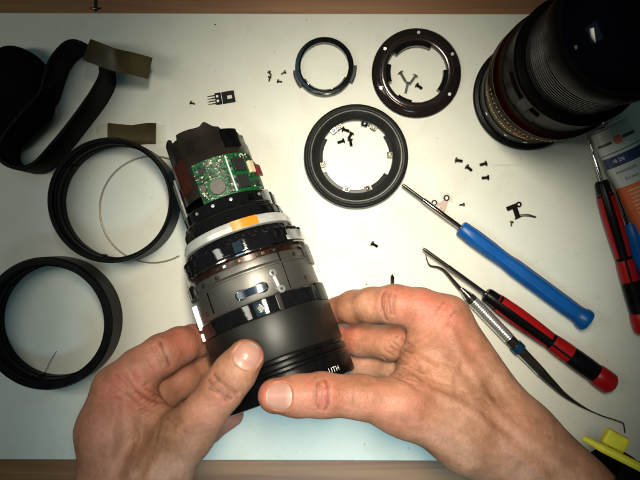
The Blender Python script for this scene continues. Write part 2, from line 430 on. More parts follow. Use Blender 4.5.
# ------------------------------------------------------------------ small parts
def make_screw(L=3.5, r=.95, hr=1.7, m1=SCREWM):
    t = thing('small_screw', 'x', 'screw')
    rr = []; zz = []
    n = int(L/.35)
    for i in range(n+1):
        rr.append((r if i % 2 else r*.8)); zz.append(-L/2+L*i/n)
    prof = [(0, zz[0]-.0)]+list(zip(rr, zz))
    m = MB().lathe(prof, n=12)
    # lay along x
    m.v = [(z, y, x+hr*.62) for x, y, z in m.v]; m.build('shaft', m1, t)
    m = MB().lathe([(0, 0), (hr*.95, 0), (hr, .2), (hr*.92, .75), (hr*.4, 1.0), (hr*.35, .55), (0, .5)], n=16)
    m.v = [(z+L/2, y, x+hr*.62) for x, y, z in m.v]
    # keep head above board
    m.v = [(a, b, max(c_, .02)) for a, b, c_ in m.v]; m.build('head', m1, t)
    return t
BRASS2 = mat('warm_steel', (.60, .55, .47), .25, metal=.9, var=.45, vscale=700)
protoA = make_screw(); note_kids(protoA)
protoS = make_screw(2.2, .55, 1.15); note_kids(protoS)
protoL = make_screw(5.8, .9, 1.9, BRASS2); note_kids(protoL)
first = set()
def screw(proto, px, py, ang, label, group):
    if proto.name in first: o = copy_tree(proto)
    else: first.add(proto.name); o = proto
    p = W(px, py); o.location = (p[0]*MM, p[1]*MM, 0); o.rotation_euler = (R(random.uniform(-4, 4))*0, 0, R(ang))
    o['label'] = label; o['group'] = group
G1 = 'loose screws on the open board'
screw(protoA, 459, 160.5, 170, 'loose black screw, upper left of the four below the big lens', G1)
screw(protoA, 469, 168.5, 140, 'loose black screw in the middle of the four below the big lens', G1)
screw(protoA, 482, 164, 15, 'loose black screw, upper right of the four below the big lens', G1)
screw(protoA, 484, 177.5, 5, 'loose black screw, lowest of the four below the big lens', G1)
screw(protoA, 375, 245, 150, 'loose black screw alone above the right hand knuckles', G1)
screw(protoS, 461, 204.5, 5, 'tiny screw right of the clear plastic bracket by the blue screwdriver shaft', G1)
screw(protoS, 511, 224, 80, 'tiny screw just below the dark spring bracket', G1)
screw(protoS, 193, 104, 160, 'tiny screw left of the pronged black component', G1)
G2 = 'tiny screws left of the small black ring'
screw(protoS, 270, 74.5, 120, 'tiny screw, upper left of the cluster beside the small ring', G2)
screw(protoS, 282.5, 73.5, 30, 'tiny screw, upper right of the cluster beside the small ring', G2)
screw(protoS, 269, 80, 80, 'tiny screw, lower left of the cluster beside the small ring', G2)
screw(protoS, 280, 82, 170, 'tiny screw, lower right of the cluster beside the small ring', G2)
G3 = 'bright screws inside the bronze ring'
screw(protoL, 402.5, 77.5, 120, 'bright screw, upper left inside the bronze mount ring', G3)
screw(protoL, 411.5, 80.5, 55, 'bright screw in the middle of those inside the bronze mount ring', G3)
screw(protoL, 406, 88.5, 76, 'bright screw pointing down, lowest inside the bronze mount ring', G3)
screw(protoA, 419, 87, 145, 'short screw at the right among those inside the bronze mount ring', G3)
G4 = 'black screws inside the wide black ring'
screw(protoA, 340, 142, 20, 'black screw, leftmost of those inside the wide black ring', G4)
screw(protoA, 349.5, 136.5, 60, 'black screw, upper of the pair inside the wide black ring', G4)
screw(protoA, 350.5, 143.5, 100, 'black screw, lower of the pair inside the wide black ring', G4)
screw(protoA, 346, 130.5, 160, 'black screw lying against the top inner edge of the wide black ring', G4)

# pointed bit near the right knuckle
p = W(392, 282); o = MB().tube([(0, 5, 1.1), (.2, 3, 1.2), (0, -4.2, 1.2)], [.15, 1.2, 1.0], 8).build('pointed_bit', SCREWM, None, (p[0], p[1], .05))
tag(o, 'small dark pointed bit standing out above the right hand knuckles', 'bit')

# pronged component
p = W(222.5, 98.5); t = thing('pronged_component', 'black chip with four metal prongs and a square hole', 'component', (p[0], p[1], 0), R(10))
MB().box((-2.6, 0, 1.0), (3.6, 6.9, 1.8), 0, .3).build('chip_body', BLACK_MATTE, t)
m = MB()
m.box((3.4, 2.3, .6), (7.6, 2.4, 1.0), 0, .15).box((3.4, -2.3, .6), (7.6, 2.4, 1.0), 0, .15).box((6.4, 0, .6), (1.6, 2.3, .98)).box((1.2, 0, .6), (3.0, 2.3, .98))
m.build('mounting_tab', BLACK_MATTE, t)
MB().box((-3.0, 1.3, 1.95), (1.3, 1.3, .12)).box((-3.0, -1.5, 1.95), (1.3, 1.3, .12)).build('white_mark', PRINT, t)
for yy in (2.4, .8, -.8, -2.4):
    MB().tube([(-4.0, yy, .9), (-6.0, yy, .7), (-9.2, yy, .35)], [.3, .3, .18], 6).build('prong', DARKSTEEL, t)

# clear plastic bracket with two ring eyes
p = W(441, 206)
PINKC = mat('pinkish_clear_plastic', (.70, .50, .44), .2, alpha=.75)
t = thing('eyelet_bracket', 'small translucent bracket with two ring eyes beside the blue screwdriver shaft', 'bracket', (p[0], p[1], 0), 0)
MB().ring(1.0, 1.9, .1, .9, (3.2, 5.0, 0), 24).ring(1.0, 1.8, .1, .9, (-4.1, 2.1, 0), 24).build('eyelet', DARKSTEEL, t)
MB().box((1.4, .2, .6), (3.6, 6.6, .8), R(-18), .3).box((-.9, 1.6, .5), (4.6, 1.6, .7), R(25), .2).build('plastic_tab', PINKC, t)
MB().ring(2.1, 3.1, .05, .5, (3.4, 5.0, 0), 24, -60, 200).build('clear_washer', CLEAR, t)

# dark spring bracket
p = W(517, 211); t = thing('spring_bracket', 'dark T-shaped bracket with a thin springy metal tail', 'bracket', (p[0], p[1], 0))
MB().box((-3.4, 2.6, .9), (6.6, 2.6, 1.4), R(22), .3).box((-.6, -.8, .8), (3.0, 6.8, 1.2), R(18), .3).build('bracket_plate', SCREWM, t)
MB().ring(.8, 1.7, .1, 1.5, (.8, 4.2, 0), 20).build('screw_eye', SCREWM, t)
MB().tube(smooth_curve([(-1.6, -4.6, .6), (1.5, -2.2, .8), (6, -1.8, 1.4), (11.2, -3.2, .9)], 5), .28, 6).tube(smooth_curve([(-1.2, -4.9, .6), (2.5, -2.9, .8), (6.5, -2.7, 1.2), (11.0, -3.6, .6)], 5), .28, 6).build('spring_tail', DARKSTEEL, t)

# hairs inside left ring, crumbs
p0 = [W(44, 376)[:2], W(48, 368)[:2], W(52, 360)[:2], W(57, 352)[:2]]
tag(MB().tube(smooth_curve([(a[0], a[1], .2+.8*i*(3-i)*.5) for i, a in enumerate(p0)], 5), .16, 5).build('hair_strand', DARKSTEEL), 'short dark hair lying inside the tall ring at the left edge', 'hair')
p = W(214, 25); tag(MB().tube([(0, 0, .3), (.9, .2, .4)], [.35, .25], 6).build('crumb', SCREWM, None, (p[0], p[1], 0)), 'tiny dark crumb on the empty board near its top edge', 'crumb')
p = W(366, 284.5); tag(MB().tube([(0, 0, .3), (.8, .4, .4)], [.35, .25], 6).build('crumb', SCREWM, None, (p[0], p[1], 0)), 'tiny dark crumb just above the right index finger', 'crumb')

# ------------------------------------------------------------------ flat rings at the top
def img_ang(cx, cy, x, y): return math.degrees(math.atan2(-(y-cy), x-cx))
# small ring
c = W(324, 68); t = thing('retaining_ring', 'small thin black ring with notches and a tiny white dot', 'ring', (c[0], c[1], 0))
MB().lathe([(14.3, 1), (14.8, .3), (17.0, .3), (17.4, 1), (17.4, 4.4), (17.0, 4.8), (15.3, 4.8), (14.7, 4.2), (14.3, 4.0), (14.3, 1)], n=96).build('ring_body', BLACK_GLOSS, t)
MB().ring(16.6, 18.9, .1, 4.6, a0=-172, a1=-140, n=12).build('notch_block', BLACK_SATIN, t)
MB().ring(16.6, 19.2, .1, 4.6, a0=-30, a1=2, n=12).build('notch_block', BLACK_SATIN, t)
MB().ring(13.2, 15.3, .1, 1.6, a0=-150, a1=-25, n=30).build('inner_ledge', BLACK_SATIN, t)
MB().ring(.5, 1.15, 1.6, 2.3, (-9.2*1.12, -9.4*1.1, 0), 16).build('eyelet', SILVER, t)
MB().ring(0.05, .7, 1.6, 2.0, (4.5, -13.2, 0), 12).build('rivet', BRASS, t)

# bronze mount ring
c = W(415.5, 73.5); t = thing('mount_ring', 'shiny dark bronze mount ring with loose bright screws inside it', 'ring', (c[0], c[1], 0))
MB().lathe([(18.2, .3), (25.6, .3), (26.6, 1.2), (26.7, 2.2), (26.0, 3.2), (22.6, 4.9), (21.8, 5.0), (21.2, 5.7), (19.8, 5.9), (18.5, 5.6), (18.1, 5.0), (18.2, .3)], n=128).build('ring_body', BRONZE, t)
for a0, a1 in ((62, 140), (-40, 4), (-128, -100), (165, 200)):
    MB().ring(15.7 if a0 != -128 else 17.0, 18.6, 1.0, 5.0, a0=a0, a1=a1, n=18).build('bayonet_lug', BLACK_GLOSS, t)
for x, y in ((383, 50), (417, 33), (450, 56), (447, 95), (381, 89)):
    a = R(img_ang(415.5, 73.5, x, y))
    MB().lathe([(0, .5), (.35, .5), (.4, .8), (1.0, .8), (1.1, 0)], (23.4*math.cos(a), 23.4*math.sin(a), 4.2), 14).build('ring_screw', SILVER, t)
# wide black ring
c = W(355.5, 157); t = thing('front_ring', 'wide black stepped ring with screw tabs round its opening', 'ring', (c[0], c[1], 0))
MB().lathe([(21.8, .3), (30.2, .3), (31.0, 1.0), (31.2, 3.2), (30.8, 5.0), (30.2, 5.5), (29.4, 5.6), (29.1, 7.0), (28.4, 7.6), (27.6, 7.4), (27.2, 6.6), (26.4, 6.5), (26.0, 7.0),
            (25.2, 6.6), (23.6, 5.4), (22.2, 4.4), (21.8, 3.8), (21.8, .3)], n=128).build('ring_body', CHAR, t)
MB().lathe([(29.9, 5.55), (30.15, 5.75), (30.4, 5.55)], n=128).lathe([(24.6, 6.25), (24.8, 6.45), (25.0, 6.5)], n=128).build('thin_ridge', BRONZE, t)
tabs = [(328, 125, 0), (338.5, 126.5, 1), (365, 121, 0), (373, 128, 1), (387, 155, 1), (366, 186, 2), (346.5, 188.5, 0), (324, 164, 1)]
for x, y, kd in tabs:
    a = img_ang(355.5, 157, x, y); rr = 20.4
    MB().ring(18.8, 22.3, .6, 2.6, a0=a-5, a1=a+5, n=6).build('screw_tab', (BLACK_GLOSS, SHROUD, BRONZE)[kd], t)
    MB().lathe([(0, .3), (.45, .3), (.5, .6), (1.0, .5), (1.1, 0)], (rr*math.cos(R(a)), rr*math.sin(R(a)), 2.6), 12).build('tab_screw', (DARKSTEEL, BRASS, DARKSTEEL)[kd], t)
for r_, a0, a1 in ((19.4, -62, -30), (19.8, 150, 190), (20.2, 8, 36)): MB().ring(r_, 22.2, .6, 3.2, a0=a0, a1=a1, n=12).build('inner_flange', BLACK_MATTE, t)
for a0, a1 in ((206, 248), (255, 288), (66, 82)): MB().ring(19.8, 22.3, .5, 1.3, a0=a0, a1=a1, n=24).build('flex_strip', mat('grey_flex', (.07, .065, .06), .5), t)

# ------------------------------------------------------------------ tools
def frame(px0, py0, px1, py1, z0, z1):
    a = W(px0, py0, z0); b = W(px1, py1, z1); d = b-a; L_ = np.linalg.norm(d); return a, d/L_, L_
def along(name, label, cat, p0, p1, z0, z1):
    a, d, L_ = frame(*p0, *p1, z0, z1)
    t = thing(name, label, cat, a)
    q = Vector(d).to_track_quat('X', 'Z'); t.rotation_mode = 'QUATERNION'; t.rotation_quaternion = q
    return t, L_
def lx(m):  # lathe axis -> local x
    m.v = [(z, x, y) for x, y, z in m.v]; return m
def screwdriver_blue(label, p0, p1, split, zz, tipdark=True):
    t, L_ = along('screwdriver', label, 'screwdriver', p0, p1, zz, zz)
    s = L_*split
    lx(MB().lathe([(0, 0), (.7, 0), (1.0, 2), (1.05, s*.36)], n=14)).build('tip', DARKSTEEL if tipdark else STEEL, t)
    lx(MB().lathe([(1.4, s*.36), (1.5, s*.37), (1.5, s+3)], n=14)).build('shaft', STEEL, t)
    prof = [(0, s-.2), (4.0, s), (4.6, s+1), (4.9, s+10)]
    prof += [(4.75, s+22), (4.4, s+30), (4.4, s+34), (5.0, s+40), (5.1, L_-16), (4.9, L_-9), (5.4, L_-6), (6.4, L_-4), (6.6, L_-2), (6.2, L_-.4), (5.0, L_), (0, L_)]
    def hexr(a, r, z, j):
        if z > s+8 and z < L_-8: return r*(1+.05*math.cos(6*a)), z
        return r, z
    m = MB(); m.lathe(prof, n=48, rfun=hexr); lx(m).build('handle', BLUE, t)
    return t
screwdriver_blue('all blue handled screwdriver lying right of the wide black ring', (402, 184), (588, 321), .315, 6.2)

def screwdriver_red(label, p0, p1, split, zz, sc_=1.0, tm=None):
    t, L_ = along('screwdriver', label, 'screwdriver', p0, p1, zz, zz)
    s = L_*split; Lh = L_-s
    lx(MB().lathe([(0, 0), (.7, 0), (1.0, 2), (1.05, s*.4)], n=14)).build('tip', tm or DARKSTEEL, t)
    lx(MB().lathe([(1.2, s*.4), (1.3, s*.42), (1.3, s+3)], n=14)).build('shaft', STEEL, t)
    f = lambda u: s+Lh*u
    body = [(0, f(0)), (3.6, f(.0)), (4.4, f(.02)), (4.6, f(.07)), (5.2, f(.10)), (5.5, f(.25)), (5.2, f(.40)), (4.9, f(.50)), (5.2, f(.56)), (5.8, f(.7)), (5.9, f(.80)), (5.7, f(.865))]
    m = MB(); m.lathe([(r*sc_, z) for r, z in body], n=40); lx(m).build('handle', BLACK_SATIN, t)
    def band(u0, u1, a0, a1, g):
        pr = []
        us = np.linspace(u0, u1, 12)
        zr = [b_[1] for b_ in body]; rr = [b_[0] for b_ in body]
        out = [(float(np.interp(f(u), zr, rr))*sc_+g*math.sin(math.pi*min(1, max(0, i/11)))**.4+.02, f(u)) for i, u in enumerate(us)]
        inn = [(r-.6, z) for r, z in reversed(out)]
        m = MB(); m.lathe(out+inn+[out[0]], n=14, a0=a0, a1=a1); return lx(m)
    for i in range(3):
        a = i*120+20; b_ = band(.08, .50, a, a+62, .28); b_.build('red_inlay', RED, t)
        b_ = band(.52, .66, a-25, a+80, .22); b_.build('red_inlay', RED, t)
    lx(MB().lathe([(5.5*sc_, f(.86)), (6.2*sc_, f(.87)), (6.6*sc_, f(.93)), (6.4*sc_, f(.98)), (4.8*sc_, f(1)), (0, f(1.003))], n=36)).build('end_cap', RED, t)
    return t
screwdriver_red('red and black screwdriver lying below the blue one, pointing at the lens', (423, 248), (613, 385), .33, 7.2)
screwdriver_red('red and black screwdriver at the right edge beside the spray can', (588, 136), (646, 332), .225, 7.0, .95, STEEL)
screwdriver_blue('blue handled screwdriver mostly beyond the right edge, over the spray can', (611, 170), (668, 330), .33, 8.0, False)

# dental probe
t = thing('dental_probe', 'silver double ended dental probe with a hooked tip near the knuckles', 'probe')
zz = 4.6
def Q3(x, y, z): return W(x, y, z)
MB().tube(smooth_curve([Q3(425.5, 254, .7), Q3(427.5, 261, .9), Q3(430.5, 265.5, 1.6), Q3(438, 267, 2.6), Q3(445, 271, 3.4), Q3(453, 280, 4.2), Q3(461, 289, zz)], 6),
          [.25+.95*i/36 for i in range(37)], 8).build('hooked_tip', DARKSTEEL, t)
a, d, L_ = frame(461, 288, 541, 371, zz, zz)
def seg(u0, u1, r0, r1, nm, mt, n=20, rings=0, kn=False):
    P0 = a+d*L_*u0; P1 = a+d*L_*u1; m = MB(); k_ = max(2, rings)
    pts = [P0+(P1-P0)*i/(k_-1) for i in range(k_)]
    rad = [r0+(r1-r0)*i/(k_-1)+(.22 if (kn and i % 2) else 0) for i in range(k_)]
    m.tube(pts, rad, n); m.build(nm, mt, t)
seg(0, .10, 1.3, 3.0, 'ferrule', STEEL); seg(.10, .15, 3.1, 3.4, 'collar', DARKSTEEL)
seg(.15, .60, 3.4, 3.4, 'knurled_grip', SILVER, 22, 46, True); seg(.60, .68, 3.3, 3.3, 'collar', DARKSTEEL)
seg(.68, .745, 4.1, 4.1, 'blue_ring', mat('dark_blue_ring', (.015, .06, .14), .25, metal=.5))
seg(.745, 1.0, 3.3, 3.0, 'smooth_grip', STEEL, 20)
MB().tube(smooth_curve([Q3(541, 371, zz), Q3(553, 383, 4.4), Q3(566, 395, 3.8), Q3(583, 406, 3.0), Q3(600, 414, 3.2), Q3(618, 420, 4.4), Q3(624, 423, 4.4), Q3(625.5, 432, 1.2)], 6),
          [3.0-2.6*min(1, i/20) if i < 22 else max(.35, .5-.01*i) for i in range(43)], 10).build('curved_tip', DARKSTEEL, t)

CANROT = 18
# ------------------------------------------------------------------ spray can with printed label, lying at the right
t, L_ = along('spray_can', 'white spray can with navy band and orange panel lying at the right edge', 'spray can', (607, 122), (662, 237), 11.6, 11.6)
from mathutils import Quaternion
t.rotation_quaternion = t.rotation_quaternion @ Quaternion((1, 0, 0), R(CANROT))
CW = mat('white_can_enamel', (.60, .64, .62), .3, coat=.3, var=.12, vscale=60)
r = 11.5
lx(MB().lathe([(r-1.6, 2), (r-.4, 3), (r, 5), (r, L_-2), (r-1, L_), (0, L_)], n=64)).build('can_body', CW, t)
lx(MB().lathe([(0, -4.2), (3.2, -4), (3.6, -3), (3.6, -.6), (7.2, .1), (9.2, .8), (10.4, 1.6), (r-1.5, 2.2)], n=48)).build('can_shoulder', SILVER, t)
def wrap(vs, r_, x0, ang0=0.0, rot=True):
    out = []
    for (u, v, z_) in vs:   # u across (round), v along
        aa = ang0+u/r_; out.append((x0+v, -(r_)*math.sin(aa)*1.0, (r_)*math.cos(aa)))
    return out
def patch(x0, x1, u0, u1, mt, nm, g=.05, nu=24):
    m = MB(); vs = []; fs = []
    for i in range(nu+1):
        u = u0+(u1-u0)*i/nu
        for x in (x0, x1):
            a_ = u/r; vs.append((x, -(r+g)*math.sin(a_), (r+g)*math.cos(a_)))
            vs.append((x, -(r-.2)*math.sin(a_), (r-.2)*math.cos(a_)))
    for i in range(nu):
        b = i*4; c2 = b+4; fs += [(b, c2, c2+2, b+2), (b, b+1, c2+1, c2), (b+2, c2+2, c2+3, b+3)]
    fs += [(0, 2, 3, 1), (nu*4, nu*4+1, nu*4+3, nu*4+2)]
    m.add(vs, fs).build(nm, mt, t)
NAVY = mat('navy_print', (.015, .035, .12), .4); ORG = mat('orange_print', (.62, .13, .04), .4); DGR = mat('dark_green_print', (.02, .06, .05), .4)
patch(9.6, 11.4, -13, -3, DGR, 'logo_bar'); patch(10.2, 11.8, 3.4, 14, DGR, 'logo_bar')
m = MB(); vs = [(0, 0, 0)]+[(2.6*math.cos(q), 2.6*math.sin(q), 0) for q in np.linspace(0, 2*math.pi, 20, endpoint=False)]
m.add(wrap(vs, r+.09, 10.8), [(0, i, i % 20+1) for i in range(1, 21)]).build('logo_dot', mat('salmon_print', (.65, .16, .12), .4), t)
patch(16.6, 17.1, -16, 16, DGR, 'thin_line'); patch(18.8, 25.0, -17, 17, NAVY, 'navy_band'); patch(37.2, 66, -17, 17, ORG, 'orange_panel')
def can_text(body, size, x0, u0, mt, nm, flip=1):
    vs, fs = text_polys(body, size)
    vs = [(-(v[0])*-1+u0, -v[1], 0) for v in vs]
    # u runs to image right; local +y is image right when x points down the can
    out = []
    for (u, v, _) in vs:
        a_ = u/(r+.12); out.append((x0+v, (r+.12)*math.sin(a_), (r+.12)*math.cos(a_)))
    MB().add(out, fs, False).build(nm, mt, t)
can_text('1B 2%', 2.9, 21.9, -4.5, PRINT, 'band_lettering')
can_text('ersonalott', 2.9, 28.3, -3, NAVY, 'product_lettering')
can_text('Screen', 2.9, 33.2, -1.5, NAVY, 'product_lettering')
for i in range(9):
    can_text(['mlilmtlnilmltimlin', 'tlmilntlmiltlnimtl', 'imtllnimltilmntli'][i % 3], 2.1, 40.2+i*2.3, 0, CREAM, 'small_print')
can_text('CO', 6.0, 70, 2, NAVY, 'symbol')

# ------------------------------------------------------------------ big assembled lens, standing at the upper right
c = W(526, 96); t = thing('standing_lens', 'large complete black lens standing upright at the upper right corner', 'lens', (c[0], c[1], 0))
SB = mat('standing_lens_black', (.0018, .0018, .0016), .3, spec=.012, bump=.05, bscale=1400)
BR = mat('standing_lens_barrel', (.011, .010, .007), .32, spec=.04, bump=.1, bscale=1400, var=.35, vscale=100)
MB().lathe([(0, .3), (31.5, .3), (32.4, 1.2), (32.5, 3.0), (31.8, 4.0), (29.9, 4.6), (29.6, 8), (29.4, 16), (28.6, 17), (28.4, 20)], n=128).build('mount_flange', BLACK_SATIN, t)
MB().lathe([(28.4, 20), (29.8, 20.6), (30.2, 24), (30.2, 31), (31.2, 32.4), (31.4, 36)], n=128).build('lower_barrel', BR, t)
MB().lathe([(29.5, 33), (32.6, 37), (32.9, 41), (33.4, 42), (33.4, 54), (32.9, 55)], n=128).build('middle_barrel', SB, t)
MB().lathe([(32.9, 55), (33.5, 55.5), (33.5, 62), (32.7, 62.6)], n=128).build('red_ring', mat('red_ring_paint', (.013, .001, .0008), .5, spec=.0), t)
MB().lathe([(33.35, 42.6), (33.75, 43), (33.35, 43.4)], n=128).lathe([(30.15, 23), (30.45, 23.3), (30.15, 23.6)], n=128).lathe([(33.35, 53), (33.65, 53.3), (33.35, 53.6)], n=128).build('brass_line', BRASS, t)
MB().lathe([(32.7, 62.6), (31.4, 64), (31.0, 84), (31.8, 86)], n=128).build('upper_barrel', BR, t)
def ribr(a, r_, z, j): return (r_+(.5 if (int(math.degrees(a) % 360/3)) % 2 else 0) if 87 < z < 121 else r_), z
MB().lathe([(31.8, 86), (31.9, 88), (31.0, 89.4), (28.2, 90.4), (27.6, 91.2), (27.4, 122), (28.0, 123)], n=128).build('focus_grip', SB, t)
for z_ in [93+2.4*i for i in range(12)]:
    MB().lathe([(27.2, z_), (27.95, z_+.3), (27.95, z_+1.1), (27.2, z_+1.4)], n=128).build('grip_ridge', BLACK_SATIN if z_ > 100 else RUBBER, t)
MB().lathe([(31.75, 87.2), (32.1, 87.5), (31.8, 87.9)], n=128).build('bronze_line', BRONZE, t); MB().lathe([(27.9, 122.4), (28.35, 122.7), (27.9, 123)], n=128).build('bronze_line', BRONZE, t)
MB().lathe([(28.0, 123), (29.2, 124), (29.6, 127), (29.6, 139), (28.9, 140.2), (27.4, 140.2), (26.8, 139), (25.6, 133), (24.5, 130.6)], n=128).build('front_rim', SB, t)
MB().lathe([(24.8, 130.2), (20, 134.0), (14, 137.0), (7, 138.6), (0, 139.0)], n=96).build('front_glass', GLASS, t)
# gold scale lettering on the lower barrel
gm = MB(); phase = 0
for i in range(44):
    a = R(182+i*2.9); z0 = 25.6+(.7 if i % 3 == 0 else 0)
    if i % 7 == 5: continue
    for k_ in range(2):
        aa = a+R(.5+.8*k_); hgt = random.choice((1.5, 2.2, 2.6))
        x, y = 30.28*math.cos(aa), 30.28*math.sin(aa)
        gm.box((x, y, z0+hgt/2+random.choice((0, .5))), (.14, .34, hgt), aa)
    if random.random() < .7:
        aa = a+R(.9); gm.box((30.3*math.cos(aa), 30.3*math.sin(aa), z0+random.choice((.2, 1.2, 2.3))), (.14, .9, .34), aa)
gm.build('gold_scale_marks', GOLD, t)['kind'] = 'stuff'
gm = MB()
for i in range(26):
    aa = R(190+i*4.4); gm.box((33.44*math.cos(aa), 33.44*math.sin(aa), 45+(2 if i % 5 else 3)/2), (.14, .3, 2 if i % 5 else 3), aa)
gm.build('scale_ticks', GOLD, t)['kind'] = 'stuff'
for a in (205, 238, 262):
    MB().lathe([(0, .4), (.7, .4), (1.1, .2), (1.2, 0)], (0, 0, 0), 12).build('barrel_screw', SILVER, t)
    o = bpy.context.scene.objects[-1] if False else None
# orient those screws radially
for a, ob in zip((205, 238, 262), [x for x in bpy.data.objects if x.name.startswith('barrel_screw')]):
    ob.location = (29.5*math.cos(R(a))*MM, 29.5*math.sin(R(a))*MM, .012); ob.rotation_euler = (0, R(90), R(a))
for a0, a1 in ((188, 214), (226, 236)):
    MB().ring(30.8, 32.1, 68, 80, a0=a0, a1=a1, n=10).build('switch_plate', SB, t)

# ------------------------------------------------------------------ main lens held in the hands
A = W(203, 139, 30); B = W(293.5, 394, 56); ax = (B-A)/np.linalg.norm(B-A); LEN = np.linalg.norm(B-A)
Xl = np.cross([0, 0, 1], ax); Xl = -Xl if Xl[0] < 0 else Xl; Xl /= np.linalg.norm(Xl); Yl = np.cross(ax, Xl)
lens = thing('disassembled_lens', 'half dismantled lens with bare green circuit board held between both hands', 'lens')
Mx = Matrix(((Xl[0], Yl[0], ax[0], A[0]*MM), (Xl[1], Yl[1], ax[1], A[1]*MM), (Xl[2], Yl[2], ax[2], A[2]*MM), (0, 0, 0, 1)))
lens.matrix_world = Mx
# local: x image right, y towards camera, z along the barrel to the front. phi from +y towards +x
PHO = 5.5
def arc(r0, r1, t0, t1, p0, p1, n=12, b=.15):
    """curved block on the barrel between phi p0..p1"""
    return MB().ring(r0, r1, t0, t1, a0=90-p1-PHO, a1=90-p0-PHO, n=n, b=b)
def rot_box(phi, t_, r_, size, bev=.1, tw=0.0):
    m = MB().box((0, 0, 0), size, tw, bev)       # size: (tangential, axial, radial)
    p_ = R(phi+PHO); out = []
    for x, y, z in m.v:
        rr = r_+z; out.append((rr*math.sin(p_)+x*math.cos(p_), rr*math.cos(p_)-x*math.sin(p_), t_+y))
    m.v = out; return m
def disc_on(phi, t_, r_, prof, n=16):
    m = MB().lathe(prof, n=n); p_ = R(phi+PHO); out = []
    for x, y, z in m.v:
        rr = r_+z; out.append((rr*math.sin(p_)+x*math.cos(p_), rr*math.cos(p_)-x*math.sin(p_), t_+y))
    m.v = out; return m
# rear shroud with wavy lip
def wav(a, r_, z, j):
    ph = 90-PHO-math.degrees(a); ph = (ph+180) % 360-180
    if z < 6:
        z = z+2.6*math.sin(R(ph*1.6-20))+(-2.8*math.exp(-((ph-10)/7)**2))+(2.5 if -60 < ph < -38 else 0)+(1.2 if 30 < ph < 60 else 0)
        z += 2.2*math.exp(-((ph-75)/12)**2)*2
        if ph < -60: z -= 1.5
    return r_, z
MB().lathe([(18.8, 30), (18.8, 2.5), (19.3, 2), (20.6, 2), (21.1, 2.5), (21.2, 12), (21.8, 13), (22.0, 37)], n=180, rfun=wav).build('rear_shroud', SHROUD, lens)
MB().lathe([(0, 16), (13, 16), (15, 15), (18.9, 15)], n=64).build('rear_glass', GLASS, lens)
disc_on(36, 11.5, 21.0, [(0, .1), (.8, .1), (.9, .5), (1.5, .5), (1.6, 0)]).build('shroud_screw', DARKSTEEL, lens)
arc(21.6, 23.0, 5.5, 16, 26, 52, 10, .3).build('shroud_boss', BLACK_SATIN, lens)
arc(21.5, 22.7, 14, 32, -62, -38, 12, .3).build('red_brown_cover', mat('dark_red_brown', (.05, .012, .008), .3, var=.3, vscale=200), lens)
# circuit board
arc(22.6, 23.6, 20.3, 42.2, -26.5, 60, 30, .1).build('circuit_board', PCBG, lens)
arc(22.6, 23.6, 25, 41.0, 60, 70, 8, .1).build('circuit_board_tab', PCBG, lens)
pc = [o_ for o_ in bpy.data.objects if o_.name == 'circuit_board'][0]
rot_box(33.5, 27.3, 24.2, (7.2, 7.2, 1.4), .2).build('chip', CHIP, pc)
rot_box(31.5, 36.8, 24.2, (7.2, 7.2, 1.4), .2).build('chip', CHIP, pc)
disc_on(-2, 36.4, 23.6, [(0, 1.2), (4.2, 1.2), (4.4, 1.0), (4.4, 0)], 8).build('inductor', CHIPG, pc)
rot_box(-14, 25.5, 24.0, (3.6, 3.4, 1.1), .15).build('chip', CHIP, pc)
rot_box(-20, 34.5, 24.0, (2.6, 4.0, 1.1), .15).build('chip', CHIPG, pc)
arc(23.5, 24.4, 21.6, 41.5, 18.2, 19.8, 3, .1).build('white_strip', WHITE, pc)
rot_box(52, 29.0, 24.3, (3.6, 6.6, 1.8), .2).build('connector', CREAM, pc)
rot_box(53, 38.0, 23.9, (3.0, 3.0, 1.0), .2).build('chip', CHIP, pc)
disc_on(43, 22.6, 23.62, [(1.0, 0), (1.0, .12), (1.6, .12), (1.6, 0)], 20).build('white_ring_mark', PRINT, pc)
for ph, tt, w_, l_ in ((-23, 27.5, 1.6, 2.2), (-6, 22.5, 2.4, 1.3), (-5, 28.5, 1.5, 2.6), (3, 25.0, 1.8, 1.8), (-22, 39.5, 1.8, 1.8), (9, 30, 1.4, 2.4), (12, 40.5, 2.0, 1.2), (56, 23, 1.6, 1.2), (-13, 31, 2.0, 1.4), (12, 24, 1.6, 1.6), (14, 35, 1.2, 2.2)):
    rot_box(ph, tt, 23.95, (w_, l_, .9), .1).build('chip', CHIP if (ph*7) % 3 else CHIPG, pc)
for k_ in range(4):
    rot_box(22.0, 24.4+k_*4.6, 24.0, (1.0, 1.5, .5), .05).build('solder_bar', SILVER, pc)
sm = [MB(), MB(), MB()]
for i in range(620):
    ph = random.uniform(-25, 60); tt = random.uniform(21, 41.6)
    if 17 < ph < 44 and 23.2 < tt < 41: continue
    if ph > 44 and random.random() < .4: continue
    if abs(ph+2) < 11 and 32 < tt < 41: continue
    if ph > 45 and 25 < tt < 33: continue
    w_ = random.choice((.3, .45, .6, .9)); m_ = rot_box(ph, tt, 23.85, (w_, random.choice((.35, .6, .9)), .5), 0, 0)
    sm[random.choice((0, 1, 1, 1, 2))].add(m_.v, m_.f, False)
for m_, mt, nm in zip(sm, (SILVER, CHIP, CREAM), ('solder_pads', 'tiny_chips', 'tiny_capacitors')): m_.build(nm, mt, pc)['kind'] = 'stuff'
m_ = rot_box(66, 30.5, 24.5, (5.6, 6.4, 1.2), .2); m_.build('red_flex_connector', REDFLEX, lens)
rot_box(72, 34, 22.8, (1.2, 15, .4), .1).build('flex_strip', AMBER, lens)
